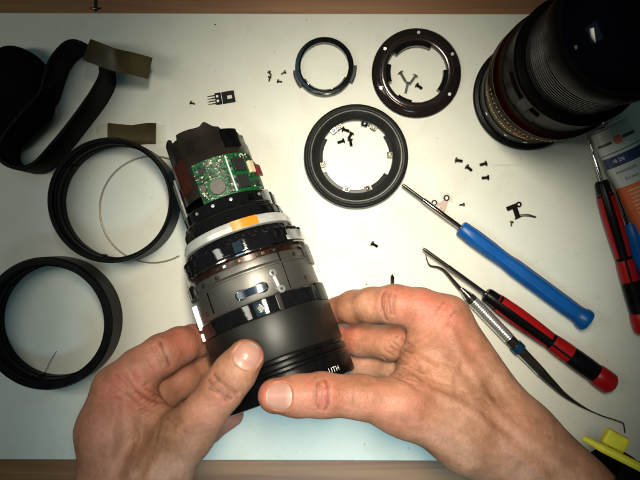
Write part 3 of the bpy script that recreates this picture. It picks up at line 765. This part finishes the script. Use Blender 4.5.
# side rails
for k_, (ph, r_) in enumerate(((-72, 23.6), (-80, 24.2), (-88, 24.6))):
    arc(r_-.9, r_, 20+k_*1.5, 47, ph-1.6, ph+1.2, 3, .2).build('guide_rail', (SILVER, DARKSTEEL, STEEL)[k_], lens)
for ph, t0 in ((60, 43), (68, 44), (76, 45)):
    arc(24.5, 26.6, t0, t0+13, ph-1.5, ph+1.5, 3, .2).build('guide_rail', DARKSTEEL if ph == 68 else SILVER, lens)
disc_on(67, 57, 28.2, [(0, .5), (.6, .5), (1.0, .9), (1.6, .7), (1.6, 0)]).build('rail_screw', SILVER, lens)
# glossy black stepped barrel
MB().lathe([(21.5, 42), (24.0, 42.4), (24.4, 42.8), (24.4, 43.2), (24.5, 47.9), (24.5, 48.2), (25.8, 49), (26.1, 49.6), (26.2, 51.2), (27.0, 51.6), (27.4, 52.4), (27.6, 56.8), (28.2, 57.2)], n=140).build('stepped_barrel', BLACK_GLOSS, lens)
MB().lathe([(25.9, 50.3), (26.35, 50.5), (25.9, 50.8)], n=140).build('thin_brass_line', BRASS, lens)
for ph in (-40, -15, 8, 48): disc_on(ph, 45, 24.4, [(0, .1), (.4, .1), (.5, .4), (.9, .35), (1.0, 0)], 12).build('small_screw_head', SILVER, lens)
# silver ring with amber patch
MB().lathe([(27.9, 57.4), (28.9, 57.5), (29.3, 57.9), (29.6, 59.6), (30.2, 60.1), (30.3, 62.6), (29.6, 63.0), (28.0, 63.2)], n=140).build('silver_ring', WHITEMETAL, lens)
arc(28.9, 30.55, 57.7, 62.5, -2, 25, 16, .1).build('amber_patch', AMBER, lens)
# toothed black ring
def teeth(a, r_, z, j):
    dgr = (90-math.degrees(a)) % 360
    if z < 68 and r_ > 31: return r_-(.8 if int(dgr/6) % 2 else 0), z+(.7 if int(dgr/6) % 2 else 0)
    return r_, z
MB().lathe([(28, 64), (30.5, 64.3), (31.0, 66), (32.4, 66.4), (32.9, 67.2), (33.0, 68.5), (33.0, 68.9), (33.0, 73.9), (33.0, 74.2), (32.5, 75), (30, 75.4)], n=180, rfun=teeth).build('toothed_ring', BLACK_GLOSS, lens)
MB().lathe([(32.6, 75.0), (33.3, 75.2), (33.3, 75.8), (32.0, 76.2)], n=140).build('thin_steel_rim', STEEL, lens)
for ph in (-62, -50, 37, 44, 58, 72):
    arc(32.8, 34.0, 67.5, 72, ph-2, ph+2, 4, .2).build('ring_tooth', BLACK_SATIN, lens)
arc(33.0, 34.2, 69, 74.5, 48, 82, 12, .3).build('steel_side_clip', SILVER, lens)
MB().lathe([(31.9, 76.2), (31.0, 76.6), (30.8, 80)], n=140).build('copper_recess', mat('copper_recess', (.05, .022, .016), .35, metal=.5, var=.7, vscale=250), lens)
for ph in (-28, -20, -5, 12, 18, 30): rot_box(ph, 78, 31.2, (1.6, 1.6, .8), .2).build('contact_block', random.choice((SILVER, BRASS, SHROUD, DARKSTEEL)), lens)
# grey anodised barrel
MB().lathe([(30.6, 79.2), (31.6, 79.6), (31.8, 80.6), (31.8, 83.2), (32.4, 83.8), (32.6, 84.6), (32.7, 99.2), (32.3, 99.8)], n=160).build('grey_barrel', ANOD, lens)
arc(31.6, 33.0, 79.5, 99.0, 30.2, 30.9, 2, .1).build('barrel_seam', BLACK_SATIN, lens)
for ph in (-84, -70): arc(32.2, 34.6, 79, 86, ph-5, ph+5, 6, .4).build('side_lug', BLACK_GLOSS, lens)
for ph in (72, 84): arc(32.2, 34.2, 77, 88, ph-5, ph+5, 6, .4).build('side_lug', SHROUD, lens)
for ph, tt in ((-48, 82), (-30, 81.8), (48, 82.2), (-55, 96), (52, 95.5)):
    disc_on(ph, tt, 32.5, [(0, .12), (.45, .12), (.55, .4), (1.05, .35), (1.15, 0)], 14).build('barrel_screw', DARKSTEEL, lens)
arc(32.4, 33.0, 86.5, 97.5, -46, -44.6, 3, .1).build('engraved_line', BLACK_SATIN, lens)
arc(32.4, 33.15, 84.6, 85.3, -60, 60, 40, .1).build('edge_lip', ANOD, lens)
for ph, t0, t1 in ((-60, 52, 56.5), (-52, 52.6, 56.0), (40, 52.4, 56.4), (30, 45, 48)):
    arc(26.6, 28.3, t0, t1, ph-2.4, ph+2.4, 4, .2).build('guide_block', (DARKSTEEL if ph < 0 else BLACK_SATIN), lens)
# slot: recessed stadium with raised rim
def stadium(L2, r_, n=12):
    P_ = []
    for i in range(n+1): a_ = -math.pi/2+math.pi*i/n; P_.append((L2+r_*math.cos(a_), r_*math.sin(a_)))
    for i in range(n+1): a_ = math.pi/2+math.pi*i/n; P_.append((-L2+r_*math.cos(a_), r_*math.sin(a_)))
    return P_
def on_barrel(x, y, g, ph0, t0, r_): a_ = R(ph0+PHO)+x/r_; return ((r_+g)*math.sin(a_), (r_+g)*math.cos(a_), t0+y)
def stad_ring(ph0, t0, r_, L2, ro, ri, g0, g1, mt, nm, fill=None):
    o1 = stadium(L2, ro); o2 = stadium(L2, (ro+ri)/2); o3 = stadium(L2, ri); n_ = len(o1)
    vs = [on_barrel(x, y, g0, ph0, t0, r_) for x, y in o1]+[on_barrel(x, y, g1, ph0, t0, r_) for x, y in o2]+[on_barrel(x, y, g0+.05, ph0, t0, r_) for x, y in o3]
    fs = []
    for k_ in range(2):
        for i in range(n_): j = (i+1) % n_; fs.append((k_*n_+i, k_*n_+j, (k_+1)*n_+j, (k_+1)*n_+i))
    MB().add(vs, fs).build(nm, mt, lens)
    if fill:
        # strip quads across
        h_ = n_//2; low = o3[:]; top = []
        xs = np.linspace(-L2-ri*.98, L2+ri*.98, 24); vs = []; fs = []
        for x in xs:
            dx = max(0, abs(x)-L2); hy = math.sqrt(max(ri*ri-dx*dx, .0004))
            vs += [on_barrel(x, -hy, .08, ph0, t0, r_), on_barrel(x, hy, .08, ph0, t0, r_)]
        for i in range(23): fs.append((2*i, 2*i+2, 2*i+3, 2*i+1))
        MB().add(vs, fs).build('slot_floor', fill, lens)
stad_ring(-3.5, 94.6, 32.68, 6.0, 2.7, 1.9, .0, .55, STEEL, 'slot_rim', mat('slot_floor_blue_black', (.012, .02, .035), .15, metal=.4))
# steel lever with two screws
rot_box(19.4, 94.0, 33.2, (1.6, 9.0, .9), .25, R(-6)).build('steel_lever', WHITEMETAL, lens)
for tt, ph in ((89.4, 18.4), (98.2, 21.2)):
    disc_on(ph, tt, 33.0, [(0, .7), (.7, .7), (.9, 1.2), (1.9, 1.1), (2.1, .6), (2.1, 0)], 18).build('lever_screw', SILVER, lens)
    disc_on(ph, tt, 33.0, [(0, .75), (.65, .78)], 12).build('screw_socket', CHIP, lens)
# glossy band with screw, matte front barrel, grooved front ring
MB().lathe([(32.3, 99.8), (33.6, 100.1), (33.9, 100.5), (33.9, 100.8), (33.9, 107.2), (33.9, 107.5), (33.5, 107.9)], n=160).build('glossy_band', BLACK_GLOSS, lens)
disc_on(-1, 104.0, 33.9, [(0, .15), (1.3, .15), (1.35, .55), (2.1, .5), (2.2, 0)], 24).build('band_screw', SHROUD, lens)
disc_on(-1, 104.0, 33.9, [(1.55, .56), (1.75, .66), (1.95, .56)], 24).build('screw_rim', STEEL, lens)
arc(33.6, 34.6, 99.2, 108.4, 14, 17.5, 4, .2).build('band_clip', SHROUD, lens)
arc(32.4, 34.9, 88, 101, -86, -83, 3, .3).build('silver_side_strip', SILVER, lens)
arc(33.0, 35.0, 103, 107, -86, -83, 3, .3).build('silver_side_strip', SILVER, lens)
arc(32.0, 34.5, 99, 109, 60, 86, 8, .4).build('side_bracket', BLACK_SATIN, lens)
FB = mat('front_barrel_matte', (.013, .012, .011), .5, metal=.35, bump=.10, bscale=2600, var=.3, vscale=70)
MB().lathe([(33.5, 107.9), (34.0, 108.3), (34.2, 109), (34.4, 128.6), (34.1, 129.2), (33.4, 129.6)], n=160).build('front_barrel', FB, lens)
MB().lathe([(33.4, 129.6), (33.4, 131), (34.2, 131.6), (34.6, 133), (34.4, 134.2), (33.6, 134.8), (33.6, 136), (34.6, 136.6), (34.9, 137.6), (34.9, 146.2), (34.2, 147.2), (32.6, 147.5), (31.8, 147),
            (31.0, 144), (29.5, 142.2), (27.5, 141.6)], n=160).build('front_ring', BLACK_SATIN, lens)
MB().lathe([(27.8, 141.6), (20, 143.2), (10, 144.2), (0, 144.6)], n=96).build('front_glass', GLASS, lens)
vs, fs = text_polys('UTH', 3.6, 0, 1.05)
MB().add([on_barrel(x, -y, .06, 41.5, 143.6, 34.9) for x, y, _ in vs], fs, False).build('white_lettering', PRINT, lens)

# ------------------------------------------------------------------ person: two hands and forearms
def skin_mat():
    m = bpy.data.materials.new('skin'); m.use_nodes = True; N = m.node_tree.nodes; L = m.node_tree.links; b = N['Principled BSDF']
    tc = N.new('ShaderNodeTexCoord')
    at = N.new('ShaderNodeAttribute'); at.attribute_name = 'blush'
    n = N.new('ShaderNodeTexNoise'); n.inputs['Scale'].default_value = 70; n.inputs['Detail'].default_value = 7; L.new(tc.outputs['Object'], n.inputs['Vector'])
    r = N.new('ShaderNodeValToRGB'); r.color_ramp.elements[0].position = .32; r.color_ramp.elements[1].position = .7
    r.color_ramp.elements[0].color = (.30, .130, .068, 1); r.color_ramp.elements[1].color = (.55, .266, .17, 1)
    L.new(n.outputs[0], r.inputs[0])
    mx = N.new('ShaderNodeMix'); mx.data_type = 'RGBA'; mx.inputs[7].default_value = (.50, .140, .095, 1)
    ml = N.new('ShaderNodeMath'); ml.operation = 'MULTIPLY'; n4 = N.new('ShaderNodeTexNoise'); n4.inputs['Scale'].default_value = 140; L.new(tc.outputs['Object'], n4.inputs['Vector'])
    rr = N.new('ShaderNodeMapRange'); rr.inputs[1].default_value = .25; rr.inputs[2].default_value = .7; rr.inputs[3].default_value = .35; rr.inputs[4].default_value = 1.1
    L.new(n4.outputs[0], rr.inputs[0]); L.new(at.outputs['Fac'], ml.inputs[0]); L.new(rr.outputs[0], ml.inputs[1])
    L.new(ml.outputs[0], mx.inputs[0]); L.new(r.outputs[0], mx.inputs[6])
    # fine mottling, plus a darker base colour along the crease lines
    nf = N.new('ShaderNodeTexNoise'); nf.inputs['Scale'].default_value = 420; nf.inputs['Detail'].default_value = 6; nf.inputs['Roughness'].default_value = .7
    L.new(tc.outputs['Object'], nf.inputs['Vector'])
    rf = N.new('ShaderNodeMapRange'); rf.inputs[1].default_value = .3; rf.inputs[2].default_value = .7; rf.inputs[3].default_value = .80; rf.inputs[4].default_value = 1.12
    L.new(nf.outputs[0], rf.inputs[0])
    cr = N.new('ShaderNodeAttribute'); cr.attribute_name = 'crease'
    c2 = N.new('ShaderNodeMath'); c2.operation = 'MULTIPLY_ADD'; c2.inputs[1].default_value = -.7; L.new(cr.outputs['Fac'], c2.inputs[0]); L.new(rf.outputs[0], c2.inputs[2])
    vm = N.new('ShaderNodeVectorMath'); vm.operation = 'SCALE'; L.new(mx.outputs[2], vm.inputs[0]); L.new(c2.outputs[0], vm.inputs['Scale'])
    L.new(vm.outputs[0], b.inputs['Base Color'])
    b.inputs['Roughness'].default_value = .52; b.inputs['Specular IOR Level'].default_value = .4; b.inputs['Subsurface Weight'].default_value = .05
    b.inputs['Subsurface Radius'].default_value = (.0035, .0013, .0006); b.inputs['Subsurface Scale'].default_value = 1.0
    v = N.new('ShaderNodeTexVoronoi'); v.inputs['Scale'].default_value = 900; v.feature = 'DISTANCE_TO_EDGE'
    mp = N.new('ShaderNodeMapping'); mp.inputs['Rotation'].default_value = (0, 0, .7); mp.inputs['Scale'].default_value = (1, .6, 1)
    L.new(tc.outputs['Object'], mp.inputs[0]); L.new(mp.outputs[0], v.inputs['Vector'])
    n2 = N.new('ShaderNodeTexNoise'); n2.inputs['Scale'].default_value = 320; n2.inputs['Detail'].default_value = 5; L.new(tc.outputs['Object'], n2.inputs['Vector'])
    ad = N.new('ShaderNodeMath'); ad.operation = 'MULTIPLY_ADD'; L.new(v.outputs[0], ad.inputs[0]); ad.inputs[1].default_value = .9; L.new(n2.outputs[0], ad.inputs[2])
    bp_ = N.new('ShaderNodeBump'); bp_.inputs['Strength'].default_value = .42; bp_.inputs['Distance'].default_value = .0005
    L.new(ad.outputs[0], bp_.inputs['Height']); L.new(bp_.outputs[0], b.inputs['Normal'])
    return m
SKIN = skin_mat()
def nail_mat():
    m = bpy.data.materials.new('fingernail'); m.use_nodes = True; N = m.node_tree.nodes; L = m.node_tree.links; b = N['Principled BSDF']
    at = N.new('ShaderNodeAttribute'); at.attribute_name = 'blush'
    r = N.new('ShaderNodeValToRGB'); e = r.color_ramp.elements
    e[0].position = 0; e[0].color = (.56, .33, .27, 1); e[1].position = 1; e[1].color = (.60, .50, .42, 1)
    for p_, c_ in ((.14, (.55, .32, .26, 1)), (.28, (.50, .25, .20, 1)), (.86, (.52, .26, .21, 1)), (.94, (.60, .48, .40, 1))): q_ = e.new(p_); q_.color = c_
    L.new(at.outputs['Fac'], r.inputs[0]); L.new(r.outputs[0], b.inputs['Base Color']); b.inputs['Roughness'].default_value = .3
    b.inputs['Subsurface Weight'].default_value = .05; b.inputs['Subsurface Radius'].default_value = (.002, .001, .0006); b.inputs['Subsurface Scale'].default_value = 1
    return m
NAIL = nail_mat()
def J(px, py, z, r_): return (W(px, py, z).astype(np.float32), r_)
def blush_attr(o, V, spots, creases=()):
    bl = np.zeros(len(V))
    for p_, rad, s_ in spots: bl += s_*np.exp(-((V-p_)**2).sum(1)/(rad*rad))
    at = o.data.attributes.new('blush', 'FLOAT', 'POINT'); at.data.foreach_set('value', np.clip(bl, 0, 1).astype(np.float32))
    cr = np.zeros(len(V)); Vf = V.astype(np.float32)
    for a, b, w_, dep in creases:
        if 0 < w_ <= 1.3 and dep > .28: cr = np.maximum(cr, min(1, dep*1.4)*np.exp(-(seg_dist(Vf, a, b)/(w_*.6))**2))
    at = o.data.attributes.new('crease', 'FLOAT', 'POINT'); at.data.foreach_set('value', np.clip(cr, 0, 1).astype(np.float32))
def seg_dist(P, a, b):
    ba = b-a; t_ = np.clip(((P-a)@ba)/(ba@ba), 0, 1)[..., None]; d_ = P-a-t_*ba; return np.sqrt((d_*d_).sum(-1))
class Hand:
    def __init__(s): s.palm = []; s.fingers = []; s.creases = []; s.nails = []; s.kp = 12.
    def f(s, P, fine):
        d = None
        for a, b, ra, rb, sq in s.palm:
            c_ = cone(P, a, b, ra, rb, sq); d = c_ if d is None else smin(d, c_, s.kp)
        for ch, kk in s.fingers:
            fd = None
            for (a, ra), (b, rb), sq in ch:
                c_ = cone(P, a, b, ra, rb, sq); fd = c_ if fd is None else smin(fd, c_, 3.5)
            d = smin(d, fd, kk)
        if fine:
            lo_, hi_ = P.reshape(-1, 3).min(0), P.reshape(-1, 3).max(0); mp_ = np.zeros(d.shape, np.float32); mn_ = np.zeros(d.shape, np.float32)
            for a, b, w_, dep in s.creases:
                q_ = dep*np.exp(-(seg_dist(P, a, b)/w_)**2)
                if dep > 0: np.maximum(mp_, q_, out=mp_)
                else: np.minimum(mn_, q_, out=mn_)
            d = d+mp_+mn_
            for nl in s.nails:
                u = (P-nl['c'])@nl['side']/nl['w']; v = (P-nl['c'])@nl['dir']/nl['l']; wn = (P-nl['c'])@nl['n']
                rho = (np.abs(u)**2.6+np.abs(v)**2.3)**(1/2.3)
                m_ = wn > -6
                d = d+m_*(.45*(1/(1+np.exp((rho-1)*18)))-.42*np.exp(-((rho-1.13)/.10)**2)*(v < .55))
        return d
    def chain(s, pts, kk, sq=None):
        ch = []
        for i in range(len(pts)-1): ch.append((pts[i], pts[i+1], sq))
        s.fingers.append((ch, kk))
    def pm(s, a, b, sq=None): s.palm.append((a[0], b[0], a[1], b[1], sq))
    def crease(s, pts, w_, dep):
        for i in range(len(pts)-1): s.creases.append((pts[i].astype(np.float32), pts[i+1].astype(np.float32), w_, dep))
    def on(s, px, py):
        """first skin point on the view ray through a photo pixel"""
        zs = np.linspace(125, 0, 700).astype(np.float32)
        P = np.stack([W(px, py, z) for z in zs]).astype(np.float32); d = s.f(P, False); i = np.argmax(d < 0)
        return P[i]
    def nail(s, px, py, dpx, dpy, w_, l_):
        c_ = s.on(px, py); e_ = .5
        g = np.array([s.f((c_+np.eye(3, dtype=np.float32)[i]*e_)[None], False)[0]-s.f((c_-np.eye(3, dtype=np.float32)[i]*e_)[None], False)[0] for i in range(3)]); g /= np.linalg.norm(g)
        dr = np.array([dpx, -dpy, 0.]); dr -= g*(dr@g); dr /= np.linalg.norm(dr); sd = np.cross(dr, g)
        s.nails.append(dict(c=c_.astype(np.float32), n=g.astype(np.float32), dir=dr.astype(np.float32), side=sd.astype(np.float32), w=w_, l=l_))
    def build(s, name, parent, lo, hi, h, spots):
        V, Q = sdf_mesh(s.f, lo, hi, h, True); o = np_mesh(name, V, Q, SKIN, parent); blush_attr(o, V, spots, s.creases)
        for nl in s.nails:
            nr, na = 12, 40; vs = []; vals = []
            for i in range(nr+1):
                rho = i/nr
                for j in range(na):
                    a = 2*math.pi*j/na; cs, sn = math.cos(a), math.sin(a)
                    k_ = (abs(cs)**2.3+abs(sn)**2.3)**(-1/2.3); u, v = rho*k_*cs, rho*k_*sn
                    p_ = nl['c']+nl['side']*u*nl['w']+nl['dir']*v*nl['l']
                    T = np.linspace(8, -8, 160).astype(np.float32); P = p_+T[:, None]*nl['n']
                    d = s.f(P.astype(np.float32), True); hit = np.argmax(d < 0); 
                    q_ = P[hit] if d[hit] < 0 else p_
                    vs.append(q_+nl['n']*(.50-.40*rho**8 if rho < 1 else -.25)); vals.append(.5+.5*v)
            fs = []
            for i in range(nr):
                for j in range(na): j2 = (j+1) % na; fs.append((i*na+j, i*na+j2, (i+1)*na+j2, (i+1)*na+j))
            V2 = np.array(vs); me = bpy.data.meshes.new('fingernail'); me.from_pydata((V2*MM).tolist(), [], fs); me.materials.append(NAIL)
            me.polygons.foreach_set('use_smooth', [True]*len(me.polygons)); on_ = bpy.data.objects.new('fingernail', me); C.objects.link(on_); on_.parent = o
            at = me.attributes.new('blush', 'FLOAT', 'POINT'); at.data.foreach_set('value', np.array(vals, np.float32)); me.update()
        return o
person = thing('person', 'bare hands gripping the dismantled lens, black and yellow cuff at right', 'person', (0, -200, 0))
person.location = (0, 0, 0)
Z = (0, 0, 1)
# right hand (enters from the lower right)
hr = Hand()
wr = J(520, 452, 74, 19.5)
hr.pm(J(447, 319, 64, 11.2), J(512, 430, 76, 14.5)); hr.pm(J(512, 430, 76, 14.5), wr)
hr.pm(J(455, 350, 58, 11.5), J(518, 448, 70, 16)); hr.pm(J(468, 372, 50, 11.5), J(520, 458, 64, 16)); hr.pm(J(480, 392, 44, 11), J(525, 462, 60, 16))
hr.pm(J(404, 408, 90, 11.5), J(470, 440, 84, 14)); hr.pm(J(470, 440, 84, 14), wr)
hr.pm(J(424, 346, 68, 9.5), J(412, 386, 80, 10)); hr.pm(J(440, 360, 70, 13), J(450, 405, 80, 14))
hr.pm(wr, J(560, 492, 74, 22)); hr.pm(J(560, 492, 74, 22), J(650, 568, 78, 27)); hr.pm(J(650, 568, 78, 27), J(760, 650, 82, 31))
hr.chain([J(404, 408, 90, 11.8), J(362, 397, 94.5, 9.9), J(322, 395, 97.5, 10.0), J(298, 396, 98, 9.3), J(276, 396, 97, 8.2)], 9)
hr.chain([J(447, 319, 64, 11.4), J(420, 308, 63, 10), J(395, 304, 60, 9.7), J(372, 305, 52, 8.9), J(354, 307, 42, 8.6), J(338, 310, 30, 7.6)], 6)
hr.chain([J(455, 350, 58, 11), J(425, 345, 50, 9.6), J(394, 343, 40, 9.4), J(362, 340, 30, 8.6), J(344, 338, 22, 7.4)], 1.5)
hr.chain([J(468, 372, 50, 11), J(430, 372, 40, 9.5), J(398, 368, 28, 9.2), J(368, 362, 18, 8.4), J(346, 362, 12, 7.4)], 1.5)
hr.chain([J(480, 392, 44, 10), J(440, 402, 28, 8.6), J(405, 398, 16, 8.0), J(372, 392, 11, 7.4)], 1.5)
def C3(h_, *pts): return [h_.on(x, y) for x, y in pts]
hr.crease(C3(hr, (319, 381), (316, 390), (316, 400), (319, 409)), 1.0, .6)
hr.crease(C3(hr, (326, 380), (329, 390), (329, 400), (326, 410)), 1.0, .55)
hr.crease(C3(hr, (322, 385), (323, 395), (322, 405)), .8, .3)
hr.crease(C3(hr, (384, 292), (381, 300), (384, 312), (387, 320)), 1.2, .5); hr.crease(C3(hr, (390, 294), (389, 303), (391, 314)), 1.0, .4)
hr.crease(C3(hr, (400, 340), (410, 345), (422, 352), (436, 360)), 2.2, .9); hr.crease(C3(hr, (398, 352), (410, 357), (425, 368)), 2.0, .8)
hr.crease(C3(hr, (394, 365), (408, 368), (422, 378)), 1.8, .7); hr.crease(C3(hr, (390, 374), (402, 378), (418, 388)), 1.6, .5)
hr.crease(C3(hr, (396, 330), (404, 336), (415, 340)), 1.6, .7)
for pts, w_, dp in (([(452, 330), (462, 355), (480, 385), (500, 415)], 2.6, -.9), ([(430, 390), (455, 400), (478, 415), (505, 440)], 2.2, -.8),
                    ([(462, 355), (450, 378), (452, 395)], 2.0, -.6), ([(500, 415), (530, 440), (560, 462)], 2.6, -.8), ([(505, 440), (528, 462), (545, 476)], 2.6, -.9),
                    ([(470, 345), (490, 375), (512, 405)], 2.4, .5), ([(420, 420), (450, 432), (480, 450)], 3.0, -.6)):
    hr.crease(C3(hr, *pts), w_, dp)
for i in range(16):
    x = 440+i*7; y = 372+i*5; hr.crease(C3(hr, (x+random.uniform(-30, 20), y+random.uniform(-15, 30)), (x+random.uniform(-16, 30), y+random.uniform(-15, 30))), 1.2, random.uniform(.12, .25))
def wrinkles(h_, cx, cy, ux, uy, half, n_, gap, w_=.7, dep=.32):
    for i in range(n_):
        o_ = (i-(n_-1)/2)*gap; px_, py_ = cx-uy*0+ux*o_, cy+uy*o_; vx, vy = -uy, ux
        hl_ = half*random.uniform(.6, 1); bow = random.uniform(-1, 1)*1.5
        h_.crease(C3(h_, (px_-vx*hl_, py_-vy*hl_), (px_-vx*hl_*.3+ux*bow, py_-vy*hl_*.3+uy*bow), (px_+vx*hl_*.3+ux*bow, py_+vy*hl_*.3+uy*bow), (px_+vx*hl_, py_+vy*hl_)), w_, dep*random.uniform(.7, 1.2))
wrinkles(hr, 323, 395, 1, 0, 13, 5, 3.2, .85, .42); wrinkles(hr, 388, 304, 1, .05, 11, 5, 3.4, .85, .4); wrinkles(hr, 362, 400, 1, .1, 12, 3, 7, .8, .22)
wrinkles(hr, 446, 312, .8, .6, 12, 4, 5, .8, .3); wrinkles(hr, 400, 352, .5, -.85, 14, 5, 6, .9, .42); wrinkles(hr, 408, 374, .35, -.9, 16, 4, 5, .9, .35)
hr.nail(279, 396.5, -1, 0.0, 6.2, 6.6)
sp = [(hr.on(446, 312), 11, .9), (hr.on(425, 300), 12, .55), (hr.on(396, 300), 12, .7), (hr.on(300, 396), 16, .45), (hr.on(266, 396), 8, .8), (hr.on(322, 396), 7, .5), (hr.on(345, 400), 18, .3),
      (hr.on(400, 330), 11, .6), (hr.on(405, 410), 16, .5), (W(345, 335, 26), 16, .9), (W(346, 312, 30), 14, .7), (hr.on(470, 350), 10, .5), (hr.on(520, 430), 14, .25), (hr.on(420, 360), 14, .3)]
hr.build('right_hand', person, (-34, -200, 2), (150, -18, 116), 1.3, sp)
# left hand (enters from the lower left)
hl = Hand()
wl = J(128, 545, 66, 24)
hl.pm(J(118, 390, 62, 11.5), J(113, 432, 66, 16)); hl.pm(J(113, 432, 66, 16), J(122, 490, 68, 19)); hl.pm(J(122, 490, 68, 19), wl)
hl.pm(J(140, 412, 56, 11), J(140, 500, 62, 18)); hl.pm(J(150, 432, 46, 11), J(148, 510, 56, 18)); hl.pm(J(158, 450, 38, 10), J(150, 520, 50, 16))
hl.pm(J(189, 434, 90, 10.5), J(160, 478, 84, 12.5)); hl.pm(J(160, 478, 84, 12.5), wl)
hl.pm(J(140, 402, 66, 8), J(172, 430, 80, 8))
hl.pm(wl, J(135, 640, 66, 28)); hl.pm(J(135, 640, 66, 28), J(120, 760, 66, 34))
hl.chain([J(189, 434, 90, 10.6), J(206, 412, 94, 9.8), J(222, 390, 94.5, 9.9), J(235, 373, 94.5, 9.6), J(246, 358, 93, 8.7)], 9)
hl.chain([J(118, 390, 62, 11.8), J(140, 370, 60, 10.8), J(163, 355, 56, 10.4), J(180, 346, 48, 9.5), J(193, 342, 38, 8.8), J(206, 344, 24, 7.8)], 6)
hl.chain([J(140, 412, 54, 10.5), J(160, 395, 46, 9.8), J(180, 381, 38, 9.4), J(200, 373, 26, 8.4), J(222, 372, 14, 7.4)], 1.5)
hl.chain([J(150, 432, 44, 10), J(178, 412, 32, 9.4), J(200, 404, 20, 8.6), J(236, 398, 12, 7.4)], 1.5)
hl.chain([J(158, 450, 36, 9.5), J(184, 440, 24, 8.6), J(208, 430, 17, 7.8), J(232, 415, 15, 6.9)], 1.5)
hl.crease(C3(hl, (209, 380), (214, 387), (222, 394), (232, 399)), 1.0, .6)
hl.crease(C3(hl, (214, 374), (221, 383), (230, 390), (238, 393)), 1.0, .55)
hl.crease(C3(hl, (214, 382), (222, 389), (231, 394)), .8, .3)
hl.crease(C3(hl, (128, 372), (135, 384), (146, 394), (158, 400)), 2.2, 1.2); hl.crease(C3(hl, (130, 392), (140, 402), (152, 410)), 1.8, .9)
hl.crease(C3(hl, (128, 384), (136, 388), (148, 388)), 1.6, .7); hl.crease(C3(hl, (142, 408), (152, 418), (165, 428)), 1.6, .6); hl.crease(C3(hl, (118, 396), (130, 402), (140, 412)), 1.6, .5)
hl.crease(C3(hl, (160, 342), (165, 354), (170, 366)), 1.3, .5)
for pts, w_, dp in (([(118, 400), (112, 430), (108, 470)], 2.4, -.7), ([(140, 415), (138, 445), (132, 475)], 2.4, -.7), ([(185, 425), (165, 450), (150, 475)], 3, -.7), ([(126, 405), (125, 435), (120, 470)], 3, .6), ([(158, 430), (150, 455), (142, 478)], 3, .6)):
    hl.crease(C3(hl, *pts), w_, dp)
for i in range(12):
    x = random.uniform(95, 175); y = random.uniform(410, 475); hl.crease(C3(hl, (x, y), (x+random.uniform(-25, 25), y+random.uniform(-25, 25))), 1.2, random.uniform(.12, .25))
wrinkles(hl, 222, 389, .57, -.82, 12, 5, 3.4, .85, .42); wrinkles(hl, 155, 357, .85, -.5, 12, 4, 3.6, .7, .35); wrinkles(hl, 120, 386, .6, -.8, 12, 4, 4.5, .8, .3)
wrinkles(hl, 146, 398, .6, .8, 14, 6, 4.2, .8, .45); wrinkles(hl, 176, 425, .6, -.8, 12, 3, 6, .8, .3)
hl.nail(248.5, 355, .57, -.82, 6.2, 7.0)
sp = [(hl.on(116, 385), 12, .7), (hl.on(163, 350), 14, .6), (hl.on(190, 335), 14, .7), (hl.on(140, 395), 14, .8), (hl.on(255, 343), 8, .6), (hl.on(222, 390), 8, .5), (hl.on(205, 412), 14, .35),
      (W(231, 415, 20), 12, .9), (W(190, 380, 34), 18, .5), (hl.on(92, 420), 12, .4), (hl.on(95, 455), 14, .45)]
hl.build('left_hand', person, (-160, -215, 2), (-22, -38, 112), 1.3, sp)

# black cuff with yellow piping round the right forearm
a = W(604, 509, 76); b = W(764, 654, 82); d = (b-a)/np.linalg.norm(b-a); L_ = np.linalg.norm(b-a)
x = np.cross([0, 0, 1], d); x /= np.linalg.norm(x); y = np.cross(d, x)
cm = MB(); n = 72; rows = [(-6, 25.6), (-5.2, 27.6), (2, 28.6), (14, 30), (30, 32), (60, 34), (100, 36), (101, 32)]
vs = []
for (tt, rr) in rows:
    for k_ in range(n):
        an = 2*math.pi*k_/n
        wr_ = 1+.012*math.sin(5*an+tt*.3)+.01*math.sin(9*an-tt*.2)
        # edge slants: on the camera/left side it starts further down the arm
        sl = max(-9, -.85*rr*(math.cos(an)*x[0]+math.sin(an)*y[0])/d[0])*(1 if tt < 20 else .3)
        p_ = a+d*(tt+sl)+rr*wr_*(math.cos(an)*x+math.sin(an)*y); vs.append(p_)
fs = []
for i in range(len(rows)-1):
    for k_ in range(n): k2 = (k_+1) % n; fs.append((i*n+k_, i*n+k2, (i+1)*n+k2, (i+1)*n+k_))
cuff = cm.add(vs, fs).build('sleeve_cuff', CLOTH, person)
pp = smooth_curve([W(584, 437, 92), W(600, 446, 95), (W(612, 452, 97)), W(640, 466, 99), W(690, 492, 100)], 6)
MB().tube(pp, [1.4+.6*min(1, i/8) for i in range(len(pp))], 10).build('yellow_piping', YEL, cuff)
cY = W(615.5, 439.5, 94); MB().box((0, 0, 0), (11.5, 7.5, 5), R(-29), 1.2).build('yellow_tab', YEL, cuff, cY)
